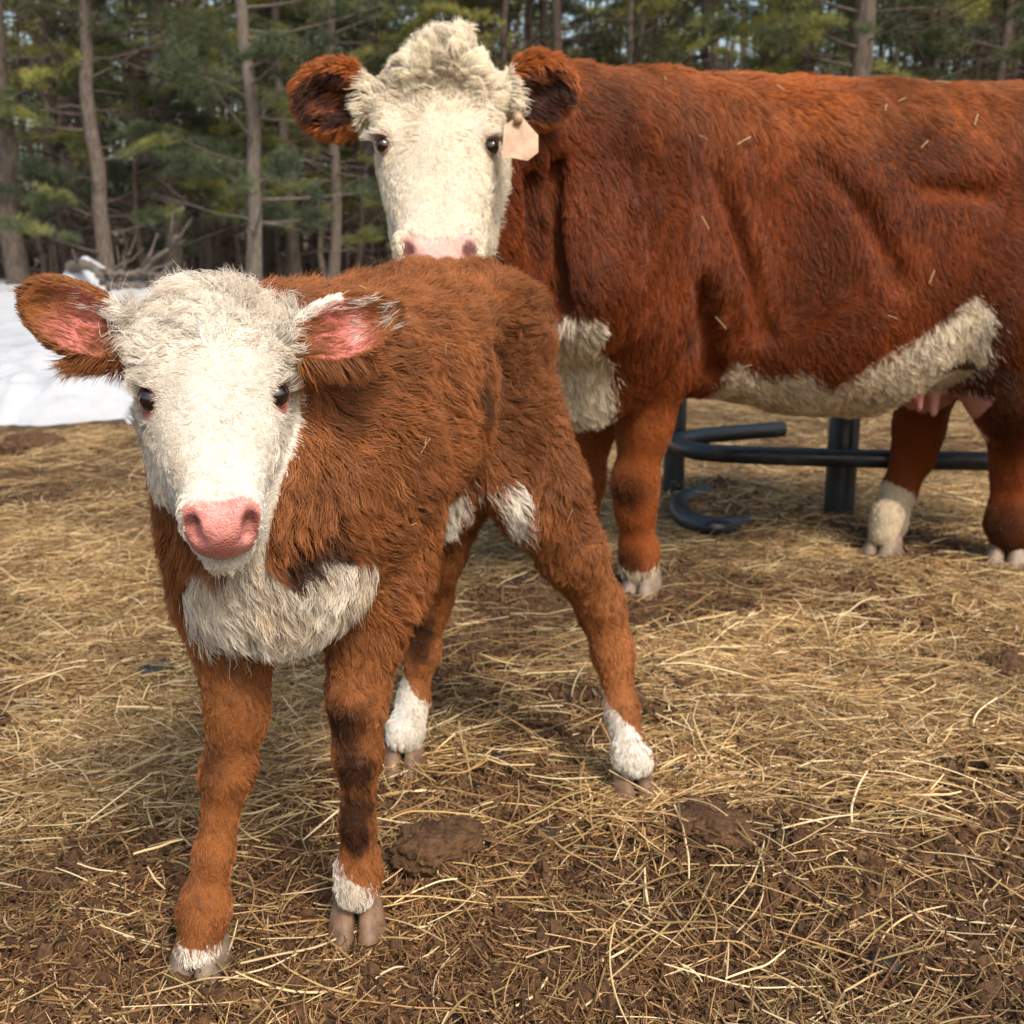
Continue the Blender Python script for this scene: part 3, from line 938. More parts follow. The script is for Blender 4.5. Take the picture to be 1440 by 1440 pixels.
# ------------------------------------------------------------------ bale feeder of black pipe behind the cow
def feeder():
    m, t, b = mat_new("black_pipe")
    oc = obj_coord(t)
    f = noise_node(t, 9, 8, 0.7, oc)
    t.links.new(ramp(t, f, [(0.35, (0.008, 0.010, 0.014)), (0.6, (0.022, 0.025, 0.032)), (0.72, (0.11, 0.085, 0.06))]), b.inputs["Base Color"])
    t.links.new(ramp(t, f, [(0.4, (0.28, 0.28, 0.28)), (0.7, (0.7, 0.7, 0.7))]), b.inputs["Roughness"])
    bump(t, b, noise_node(t, 60, 5, 0.6, oc), 0.2, 0.003)
    root = empty("bale_feeder", (0.95, 3.7, 0), "low black pipe hay feeder ring standing behind the cow's legs", "hay feeder")
    zr = 0.265
    rail = smooth_path([G(1500, 654, zr), G(1390, 649, zr), G(1290, 647, zr), G(1183, 644, zr), G(1080, 641, zr), G(1000, 637, zr), G(966, 631, zr), G(952, 622, zr), G(975, 615, zr), G(1030, 609, zr), G(1100, 604, zr)], 80)
    V, F = tube(rail, 0.031, 16); mesh_obj("rail", np.array(V), F, m, root)
    zl = 0.04
    lo = smooth_path([G(1150, 700 + 40, -0.02), G(1060, 738, 0.01), G(1010, 742, zl), G(975, 735, zl), G(956, 720, zl), G(958, 705, zl), G(985, 694, zl), G(1030, 688, 0.0), G(1090, 684, -0.03)], 60)
    V, F = tube(lo, 0.036, 16); mesh_obj("rail", np.array(V), F, m, root)
    zt = 0.47
    hi = smooth_path([G(1100, 549, zt), G(1240, 549, zt), G(1400, 552, zt)], 40)
    V, F = tube(hi, 0.03, 14); mesh_obj("rail", np.array(V), F, m, root)
    for px, py, r in ((949, 708, 0.041), (1184, 744, 0.052)):
        g = G(px, py)
        V, F = tube([g + A(0, 0.05, -0.1), g + A(0, 0.05, 0.1), g + A(0, 0.05, 0.62)], r, 22)
        post = mesh_obj("post", np.array(V), F, m, root)
        md = post.modifiers.new("bevel", 'BEVEL'); md.width = 0.004; md.segments = 2; md.limit_method = 'ANGLE'
        # bolt heads
        V, F = tube([g + A(0, 0.05 - r - 0.001, 0.262), g + A(0, 0.05 - r - 0.010, 0.262)], 0.010, 6)
        mb = simple_mat("bolt_steel", (0.25, 0.24, 0.22), (0.45, 0.43, 0.4), 60, 0.4, 0.1, 0.001)
        bo = mesh_obj("bolt", np.array(V), F, mb, None, False); bo.parent = post; 
feeder()

# ------------------------------------------------------------------ the cow
CREAM = A(0.81, 0.71, 0.565)
def build_cow():
    root = empty("cow", (0.8, 3.0, 0), "big brown Hereford cow with white curly face looking over the calf's back", "cow")
    F = Field((-0.42, 1.72, -0.02), (2.25, 3.72, 1.56), 0.0085)
    d = nrm(A(0.966, 0.26, 0)); lat = nrm(np.cross(d, A(0, 0, 1))); up = np.cross(lat, d)
    O = A(0.50, 3.0, 0.925)
    Rb = np.array([d, lat, up])
    F.loft(O, Rb, [
        [-0.46, 0, -0.08, 0.03, 0.04, 0.04, 2.0],
        [-0.43, 0, -0.08, 0.10, 0.14, 0.16, 2.0],
        [-0.34, 0, -0.06, 0.18, 0.28, 0.30, 2.1],
        [-0.20, 0, -0.03, 0.235, 0.38, 0.36, 2.2],
        [-0.05, 0, 0.00, 0.26, 0.435, 0.40, 2.2],
        [0.10, 0, 0.00, 0.275, 0.445, 0.41, 2.2],
        [0.30, 0, 0.00, 0.33, 0.445, 0.460, 2.2],
        [0.55, 0, 0.00, 0.36, 0.440, 0.470, 2.2],
        [0.76, 0, 0.01, 0.335, 0.435, 0.375, 2.2],
        [0.95, 0, 0.03, 0.30, 0.420, 0.30, 2.3],
        [1.20, 0, 0.03, 0.30, 0.425, 0.36, 2.3],
        [1.36, 0, 0.02, 0.26, 0.40, 0.38, 2.2],
        [1.47, 0, 0.00, 0.16, 0.28, 0.30, 2.0],
        [1.52, 0, 0.00, 0.04, 0.06, 0.08, 2.0]], 0.05, 0.03)
    E0 = P(615, 189, 2.08)
    u = nrm(A(0.03, -0.50, -0.86)); R = frame(u, A(0.07, -1, 0.35))
    LS = 0.84
    H = lambda a, s, w_: E0 + R[0] * (a * LS if a > 0 else a) + R[1] * s + R[2] * w_
    # neck and dewlap
    nb = E0 - R[2] * 0.15
    F.chain([(nb + A(0.03, 0.05, 0.06), 0.110), (A(0.12, 2.50, 1.12), 0.160), (A(0.36, 2.82, 1.14), 0.20)], 0.09)
    F.chain([(nb + A(0.03, 0.06, -0.06), 0.095), (A(0.12, 2.46, 0.94), 0.150), (A(0.32, 2.78, 0.92), 0.22)], 0.09)
    F.chain([(nb + A(0.05, 0.08, -0.14), 0.060), (A(0.14, 2.42, 0.82), 0.110), (A(0.25, 2.66, 0.74), 0.17)], 0.09)
    F.ell(A(0.20, 2.68, 0.66), np.eye(3), (0.17, 0.14, 0.16), 0.07)            # brisket
    F.chain([(A(0.14, 2.58, 0.70), 0.07), (A(0.18, 2.66, 0.56), 0.075)], 0.06)
    # head
    F.loft(E0, R, [[q[0] * (LS if q[0] > 0 else 1)] + q[1:] for q in [
        [-0.225, 0, -0.10, 0.03, 0.03, 0.03, 2.0],
        [-0.212, 0, -0.10, 0.070, 0.060, 0.06, 2.0],
        [-0.180, 0, -0.10, 0.098, 0.088, 0.09, 2.1],
        [-0.14, 0, -0.10, 0.114, 0.100, 0.11, 2.4],
        [-0.07, 0, -0.10, 0.122, 0.102, 0.125, 2.2],
        [0.00, 0, -0.10, 0.120, 0.098, 0.135, 2.2],
        [0.08, 0, -0.10, 0.106, 0.088, 0.125, 2.2],
        [0.16, 0, -0.10, 0.090, 0.082, 0.105, 2.5],
        [0.22, 0, -0.095, 0.080, 0.078, 0.085, 2.4],
        [0.27, 0, -0.090, 0.077, 0.076, 0.075, 2.4],
        [0.31, 0, -0.088, 0.073, 0.070, 0.070, 2.4],
        [0.34, 0, -0.088, 0.064, 0.056, 0.056, 2.2],
        [0.355, 0, -0.09, 0.02, 0.02, 0.02, 2.0]]], 0.02, 0.02)
    for sg in (-1, 1):
        F.chain([(H(-0.02, sg * 0.055, -0.20), 0.05), (H(0.12, sg * 0.040, -0.19), 0.040), (H(0.26, sg * 0.02, -0.165), 0.035)], 0.04)
        F.ell(H(-0.038, sg * 0.098, -0.030), R, (0.040, 0.028, 0.026), 0.02)
        F.ell(H(0.255, sg * 0.055, -0.035), R, (0.042, 0.030, 0.030), 0.02)
        F.ell_cut(H(0.000, sg * 0.114, -0.024), R, (0.0135, 0.026, 0.0165), 0.008)
        a_, b_ = H(0.300, sg * 0.050, -0.03), H(0.250, sg * 0.064, 0.004)
        F.cut(lambda X, Y, Z: seg_sdf(X, Y, Z, a_, b_, 0.011), np.minimum(a_, b_) - 0.03, np.maximum(a_, b_) + 0.03, 0.01)
    for px, py, r, z in ((578, 104, 0.034, 0), (605, 92, 0.032, 0), (640, 78, 0.034, 0), (615, 74, 0.030, 0), (668, 104, 0.028, 0)):   # curly poll
        F.ell(P(px, py, 2.15 + z), np.eye(3), (r, r, r * 0.8), 0.045)
    F.cone(P(648, 66, 2.15), P(653, 36, 2.15), 0.013, 0.003, 0.02)
    ears = []
    for base, tip, rl, rh, fdir in (
            (P(527, 146, 2.17), P(418, 132, 2.19), 0.080, 0.066, A(0.10, -1.0, -0.1)),
            (P(706, 136, 2.17), P(806, 118, 2.21), 0.076, 0.060, A(-0.1, -1.0, -0.25))):
        ax = nrm(tip - base); fw = nrm(fdir - ax * np.dot(fdir, ax)); hh = np.cross(ax, fw)
        c = (base + tip) / 2; Re = np.array([ax, hh, fw])
        F.ell(c, Re, (rl, rh, 0.034), 0.012)
        F.cone(base - ax * 0.03, c - ax * 0.03, 0.034, 0.026, 0.03)
        F.ell_cut(c + fw * 0.034 + ax * 0.005, Re, (rl * 0.80, rh * 0.74, 0.040), 0.012)
        ears.append((c, Re, rl, rh))
    # legs
    ff, fr2 = A(0.345, 2.815, 0), A(0.20, 3.02, 0)
    nh, fh = G(1418, 800), G(1240, 782)
    F.leg([(P(945, 400, 2.86), 0.17), (P(912, 520, 2.80), 0.100), (P(908, 600, 2.79), 0.078), (P(893, 680, 2.79), 0.064), (P(893, 720, 2.80), 0.050),
             (P(896, 770, 2.82), 0.043), (ff + A(0.0, 0.01, 0.11), 0.050), (ff + A(0, 0, 0.08), 0.048)], 0.05, 0.52, 0.84)
    F.leg([(A(0.36, 3.08, 0.62), 0.14), (P(830, 590, 3.02), 0.085), (P(822, 680, 3.02), 0.060), (fr2 + A(0, 0, 0.15), 0.045), (fr2 + A(0, 0, 0.10), 0.050)], 0.05, 0.52, 0.84)
    F.leg([(P(1430, 300, 3.10), 0.20), (P(1405, 440, 3.02), 0.140), (P(1420, 540, 3.06), 0.125), (P(1440, 620, 3.14), 0.088), (P(1434, 670, 3.14), 0.070),
             (P(1422, 730, 3.12), 0.060), (nh + A(0, 0.01, 0.13), 0.055), (nh + A(0, 0, 0.10), 0.050)], 0.06, 0.52, 0.95)
    F.leg([(P(1340, 430, 3.42), 0.16), (P(1305, 540, 3.36), 0.105), (P(1292, 600, 3.38), 0.090), (P(1284, 640, 3.40), 0.068), (P(1264, 690, 3.38), 0.052),
             (P(1250, 735, 3.34), 0.053), (fh + A(0.01, 0.01, 0.13), 0.044), (fh + A(-0.005, -0.01, 0.07), 0.047)], 0.05, 0.52, 0.84)
    # udder and teats
    F.ell(P(1300, 505, 3.20), np.eye(3), (0.15, 0.14, 0.11), 0.05)
    for px, py, Y in ((1246, 548, 3.10), (1294, 552, 3.06), (1314, 560, 3.12), (1335, 545, 3.25)):
        a_ = P(px, py - 14, Y); F.cone(a_, a_ + A(0.0, -0.01, -0.075), 0.024, 0.015, 0.012)
    # muscles, hollows and folds
    F.ell(O + d * -0.02 + lat * 0.24 + up * 0.10, Rb, (0.15, 0.06, 0.26), 0.08)
    F.ell(O + d * 1.02 + lat * 0.25 + up * 0.27, Rb, (0.08, 0.06, 0.07), 0.10)          # hook bone
    F.ell(O + d * 1.18 + lat * 0.22 + up * -0.02, Rb, (0.20, 0.11, 0.30), 0.08)
    F.ell_cut(O + d * 0.84 + lat * 0.375 + up * 0.16, Rb, (0.13, 0.07, 0.13), 0.10)     # hunger hollow
    F.ell_cut(O + d * 0.13 + lat * 0.37 + up * -0.02, Rb, (0.06, 0.09, 0.34), 0.10)
    for (x0, y0, x1, y1, Y, r) in ((1010, 250, 1080, 470, 2.66, 0.012), (1150, 230, 1215, 290, 2.76, 0.014), (1215, 300, 1268, 400, 2.78, 0.014), (985, 400, 1000, 520, 2.66, 0.018),
                                   (735, 250, 760, 420, 2.42, 0.018), (775, 230, 795, 430, 2.46, 0.018), (825, 130, 850, 200, 2.6, 0.012), (1310, 265, 1400, 275, 2.86, 0.014)):
        a_, b_ = P(x0, y0, Y), P(x1, y1, Y)
        # slide the crease onto the hide
        def surf(q):
            for _ in range(80):
                i = np.round((q - F.lo) / F.vs).astype(int)
                if (i < 0).any() or (i >= F.n).any() or F.f[tuple(i)] < 0.002: break
                q = q + nrm(q - A(0, 0, CAM_H)) * 0.006
            return q
        a_, b_ = surf(a_ - nrm(a_ - A(0, 0, CAM_H)) * 0.15), surf(b_ - nrm(b_ - A(0, 0, CAM_H)) * 0.15)
        F.cut(lambda X, Y_, Z: seg_sdf(X, Y_, Z, a_, b_, r), np.minimum(a_, b_) - 0.08, np.maximum(a_, b_) + 0.08, 0.05)
    blur_field(F, 1)
    V, Q = F.mesh()
    NV = vert_normals(V, Q)
    l = (V - E0) @ R.T
    off = ~((l[:, 2] > -0.22) & (np.abs(l[:, 1]) < 0.30) & (V[:, 1] < 2.35))
    st = V * A(1, 1, 0.45)
    V = V + NV * ((0.010 * fbm(V, 5, 2, 3) + 0.007 * fbm(st, 16, 3, 9)) * off)[:, None]
    NV = vert_normals(V, Q)

    def regions(p):
        l = (p - E0) @ R.T
        a, s, w_ = np.where(l[:, 0] > 0, l[:, 0] / LS, l[:, 0]), l[:, 1], l[:, 2]
        nz = fbm(p, 12, 3, 31)
        head = ((w_ > -0.225 + 0.03 * nz) & (a > -0.33) & (a < 0.42) & (np.abs(s) < 0.145 - 0.22 * np.clip(a, 0, 1)) & (p[:, 1] < 2.36)).astype(float)
        pad = ((np.abs(s) < 0.066) & (a + 0.5 * (w_ + 0.01) > 0.245) & (w_ > -0.15)).astype(float)
        eye = np.zeros(len(p))
        for sg in (-1, 1):
            eye = np.maximum(eye, sstep(0.027, 0.021, np.linalg.norm(p - H(0.0, sg * 0.110, -0.028), axis=1)))
        ear = np.zeros(len(p)); ein = np.zeros(len(p)); ecx = np.zeros(len(p)); ech = np.zeros(len(p)); edir = np.zeros((len(p), 3))
        for c, Re, rl, rh in ears:
            q = (p - c) @ Re.T
            m = ((q[:, 0] / (rl * 1.15)) ** 2 + (q[:, 1] / (rh * 1.2)) ** 2 < 1.0) & (np.abs(q[:, 2]) < 0.06) & (np.abs(s) > 0.135)
            ear[m] = 1
            inn = m & ((q[:, 0] / (rl * 0.80)) ** 2 + (q[:, 1] / (rh * 0.74)) ** 2 < 1.0) & (q[:, 2] > -0.03)
            ein[inn] = 1; ecx[m] = q[m, 0] / rl; ech[m] = q[m, 1] / rh; edir[m] = Re[0]
        ud = np.linalg.norm((p - P(1300, 520, 3.16)) / A(0.19, 0.2, 0.13), axis=1)
        teat = ((ud < 1.3) & (p[:, 2] < P(1300, 549, 3.12)[2])).astype(float)
        return dict(a=a, s=s, w=w_, head=head, pad=pad, eye=eye, ear=ear, ein=ein, ecx=ecx, ech=ech, edir=edir, ud=ud, teat=teat, nz=nz)

    def white(p, r):
        nz = r['nz']
        t = (p - O) @ d; l = (p - O) @ lat
        chest = (p[:, 0] < 0.185 + 0.03 * nz + 0.06 * sstep(0.75, 0.6, p[:, 2])) & (p[:, 2] < 0.765 + 0.03 * nz - 0.25 * np.maximum(0, 0.12 - p[:, 0])) & (p[:, 2] > 0.48) & (p[:, 1] < 2.95)
        zb = np.interp(t, [-0.12, 0.0, 0.12, 0.22, 0.30, 0.44, 0.64, 0.72, 0.78], [0.50, 0.665, 0.60, 0.625, 0.560, 0.66, 0.83, 0.74, 0.45])
        belly = (p[:, 2] < zb + 0.022 * nz + 0.045 * fbm(p, 5, 2, 33)) & (t > -0.05) & (t < 0.98) & (p[:, 2] > 0.40) & ~((t > 0.5) & (l < 0.05) & (p[:, 2] < 0.60)) & ~((t > 0.78) & (l > 0.12))
        # the near legs keep their colour
        belly &= ~((t < 0.02) & (p[:, 2] < 0.70))
        socks = np.zeros(len(p), bool)
        for c, h in ((ff, 0.075), (fh, 0.24), (fr2, 0.08)):
            rr = np.hypot(p[:, 0] - c[0], p[:, 1] - c[1])
            socks |= (rr < (0.22 if h > 0.1 else 0.12)) & (p[:, 2] < 0.4) & (p[:, 2] < h + 0.03 * nz - 0.6 * (h > 0.1) * (p[:, 0] - c[0]) )
        return ((r['head'] > 0.5) & (r['ear'] < 0.5)) | chest | belly | socks

    red = A(0.195, 0.046, 0.012)
    def coat(p, n, r, wh):
        c = np.tile(red, (len(p), 1))
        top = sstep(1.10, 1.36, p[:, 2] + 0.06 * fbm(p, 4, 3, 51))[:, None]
        c = c * (1 - 0.5 * top) + A(0.50, 0.17, 0.045) * 0.5 * top      # sunlit brightness of the back, put into the coat colour
        st = p * A(1, 1, 0.5)
        c = c * (1 + 0.70 * fbm(st, 5, 4, 52))[:, None]
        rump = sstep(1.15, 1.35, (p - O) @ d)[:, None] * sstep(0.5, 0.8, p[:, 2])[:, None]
        c = c * (1 - 0.4 * rump) + A(0.35, 0.12, 0.04) * 0.4 * rump  # sunlit glow of the rump, painted into the coat as well
        leg = (sstep(0.62, 0.45, p[:, 2]) * ((p - O) @ d < 0.25))[:, None]
        c = c * (1 - 0.6 * leg) + A(0.31, 0.092, 0.024) * 0.6 * leg
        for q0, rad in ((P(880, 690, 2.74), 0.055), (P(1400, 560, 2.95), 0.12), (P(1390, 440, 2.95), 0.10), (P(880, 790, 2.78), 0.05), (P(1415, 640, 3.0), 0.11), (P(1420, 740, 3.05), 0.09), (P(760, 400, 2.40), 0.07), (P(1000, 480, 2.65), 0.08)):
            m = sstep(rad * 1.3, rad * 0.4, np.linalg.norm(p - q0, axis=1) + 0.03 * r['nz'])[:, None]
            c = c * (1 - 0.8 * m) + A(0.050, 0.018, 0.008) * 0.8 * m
        W = np.tile(CREAM, (len(p), 1)) * (1 + 0.14 * fbm(p, 9, 3, 54))[:, None]
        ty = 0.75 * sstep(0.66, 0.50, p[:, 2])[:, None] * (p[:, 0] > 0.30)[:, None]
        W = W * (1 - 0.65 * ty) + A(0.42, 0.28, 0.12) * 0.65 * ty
        c = np.where(wh[:, None], W, c)
        e = r['ear'] > 0.5
        c[e] = A(0.40, 0.125, 0.032)
        c[(r['ein'] > 0.5)] = A(0.055, 0.017, 0.009)
        uk = ((r['ud'] < 1.15) & (r['ud'] > 0) & (p[:, 2] > 0.52))
        c[uk & ~(p[:, 2] < 0.60)] = A(0.13, 0.10, 0.06)
        return c

    r = regions(V); wh = white(V, r)
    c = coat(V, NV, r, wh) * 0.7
    for key, colr in (('pad', A(0.60, 0.34, 0.29)), ('eye', A(0.42, 0.20, 0.17)), ('teat', A(0.50, 0.24, 0.20))):
        k = r[key][:, None]; c = c * (1 - k) + colr * k
    nose_in = np.zeros(len(V))
    for sg in (-1, 1):
        nose_in = np.maximum(nose_in, sstep(0.018, 0.012, np.linalg.norm(V - H(0.275, sg * 0.057, -0.020), axis=1)))
    c = c * (1 - nose_in[:, None]) + A(0.17, 0.06, 0.05) * nose_in[:, None]
    mesh_obj("body", V, Q, M_SKIN, root, True, np.concatenate([c, 0.02 + 0.4 * r['pad'][:, None]], 1))

    def props(p, n, jit=0.0):
        r = regions(p); pj = p + np.asarray(jit) * 0.010 * (p[:, 1] > 2.45)[:, None]; wh = white(pj, regions(pj)); N = len(p)
        hd = (r['head'] > 0.5) & (r['ear'] < 0.5); er = r['ear'] > 0.5
        a, s, w_ = r['a'], r['s'], r['w']
        t = (p - O) @ d; l = (p - O) @ lat
        L = np.full(N, 0.026); dens = np.where(l > -0.05, 1.0, 0.30); lift = np.full(N, 0.075); cl = np.full(N, 0.40)
        curl = np.full(N, 0.06); cf = np.full(N, 1.0); fz = np.full(N, 0.035); wd = np.full(N, 1.0)
        comb = np.tile(d * 0.45 + A(0, 0, -0.8), (N, 1)) + 0.7 * vnoise(p, 4, 40) + 0.3 * vnoise(p, 12, 41)
        top = sstep(1.22, 1.36, p[:, 2])
        comb += d * 0.8 * top[:, None]; L += 0.012 * top; lift += 0.10 * top
        dens[p[:, 1] < 2.5] = 1.3
        legs = p[:, 2] < 0.45; comb[legs] = A(0, 0, -1) + 0.3 * vnoise(p[legs], 9, 42)
        kk = sstep(0.62, 0.42, p[:, 2]); L = L * (1 - kk) + 0.012 * kk; lift = lift * (1 - kk) + 0.08 * kk
        bib = wh & ~hd & (t < 0); L[bib] = 0.027; lift[bib] = 0.09; cl[bib] = 0.45
        bel = wh & ~hd & (t > 0) & (p[:, 2] > 0.4); L[bel] = 0.028; lift[bel] = 0.06; comb[bel] = d * 0.7 + A(0, 0, -0.7) + 0.3 * vnoise(p[bel], 8, 43)
        if hd.any():
            ah, sh_, ph = a[hd], s[hd], p[hd]
            rad = nrm((ah[:, None] - 0.0) * R[0] + sh_[:, None] * R[1] + 1e-4) + 0.45 * vnoise(ph, 16, 50)
            comb[hd] = rad
            fore = sstep(-0.02, -0.12, ah); poll = sstep(-0.13, -0.20, ah); jaw = sstep(-0.14, -0.20, w_[hd])
            L[hd] = 0.012 + 0.008 * fore + 0.012 * poll + 0.004 * jaw
            lift[hd] = 0.05 + 0.12 * fore + 0.05 * poll
            curl[hd] = 0.06 + 0.22 * fore; cf[hd] = 1.0 + 0.4 * poll; cl[hd] = 0.40 + 0.20 * fore; fz[hd] = 0.06
            dens[hd] = 4.0; wd[hd] = 0.75
        if er.any():
            comb[er] = r['edir'][er] * 0.7 + 0.4 * vnoise(p[er], 20, 60) + A(0, 0, -0.5)
            L[er] = 0.022; lift[er] = 0.25; dens[er] = 3.5
            out = er & ((np.abs(r['ecx']) > 0.75) | (np.abs(r['ech']) > 0.75)); L[out] = 0.026; lift[out] = 0.4
            dens[r['ein'] > 0.5] = 2.2; L[r['ein'] > 0.5] = 0.034
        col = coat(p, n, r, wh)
        inn = (r['ein'] > 0.5) & (noise3(p, 30, 9) > 0.25); col[inn] = A(0.22, 0.07, 0.025)
        wr = er & (r['ecx'] < -0.70); col[wr] = CREAM
        z = (r['pad'] > 0.5) | (r['eye'] > 0.4) | (p[:, 2] < 0.05) | (r['teat'] > 0.5)
        dens = np.where(z, 0, dens)
        ud = (r['ud'] < 1.1); L[ud] = 0.02
        return dict(density=dens, length=L, comb=comb, lift=lift, color=col, clump=cl, curl=curl, cfreq=cf, frizz=fz, w=wd, big=np.where(hd, 0.5, 1.0))
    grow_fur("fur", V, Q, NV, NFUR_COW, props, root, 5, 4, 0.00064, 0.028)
    stick_straw(V, NV, root, 40, 9, (V[:, 2] > 0.6) & ((V - O) @ lat > 0.1) & (V[:, 1] > 2.5), 0.035, 0.0009)
    for sg in (-1, 1):
        e = H(0.000, sg * 0.100, -0.036)
        eyeball("eye", e, R[1] * sg * 0.62 + R[2] * 0.95, 0.0160, root)
        rng = np.random.default_rng(6); pts = []
        for i in range(60):
            th = rng.uniform(-1.1, 1.1)
            b0 = e + nrm(-R[0] * 0.8 * math.cos(th) + (R[1] * sg * 0.62 + R[2] * 0.8) * 0.75 + np.cross(R[0], R[1] * sg * 0.62 + R[2]) * math.sin(th)) * 0.0225
            o = nrm(R[1] * sg + R[2] * 0.75 + 0.15 * rng.normal(size=3))
            pts.append([b0 + o * 0.030 * t_ + R[0] * 0.004 * t_ * t_ for t_ in (0, 0.33, 0.66, 1)])
        curves_obj("eyelashes", np.array(pts), np.array([1, 0.9, 0.6, 0.2]) * 0.0006, np.tile(WHITE, (60, 1)), M_FUR, root)
    hoof(ff + A(0.01, 0, 0.0), (-0.5, -1), 0.10, M_HOOFD, root)
    hoof(fr2, (-0.5, -1), 0.10, M_HOOFD, root)
    hoof(nh + A(0, 0, 0.01), (-0.7, -0.8), 0.125, M_HOOFD, root)
    hoof(fh, (-0.7, -0.8), 0.105, M_HOOFD, root)
    # ear tag
    tagm, t_, b = mat_new("tag_plastic")
    oc = obj_coord(t_)
    t_.links.new(ramp(t_, noise_node(t_, 40, 8, 0.7, oc), [(0.35, (0.34, 0.20, 0.12)), (0.65, (0.56, 0.38, 0.25))]), b.inputs["Base Color"])
    b.inputs["Roughness"].default_value = 0.5
    Yt = 2.10
    poly = [(709, 176), (722, 168), (735, 164), (741, 172), (757, 190), (757, 214), (742, 226), (720, 222), (706, 222)]
    n = len(poly); V = [P(x, y, Yt + (y - 190) * -0.0002 + (x - 730) * 0.0004) for x, y in poly]; V += [v + A(0.0002, 0.003, 0) for v in V]
    Fp = [list(range(n))[::-1], list(range(n, 2 * n))] + [[i, (i + 1) % n, n + (i + 1) % n, n + i] for i in range(n)]
    o = mesh_obj("ear_tag", np.array(V), Fp, tagm, None, False)
    tag(o, "plain tan six sided ear tag hanging from the cow's ear", "ear tag")
    st_ = P(729, 170, Yt - 0.006); Vs, Fs = tube([st_ + A(0, -0.003, 0), st_ + A(0, 0.02, 0.012)], 0.008, 12)
    b2 = mesh_obj("stud", np.array(Vs), Fs, tagm, o)

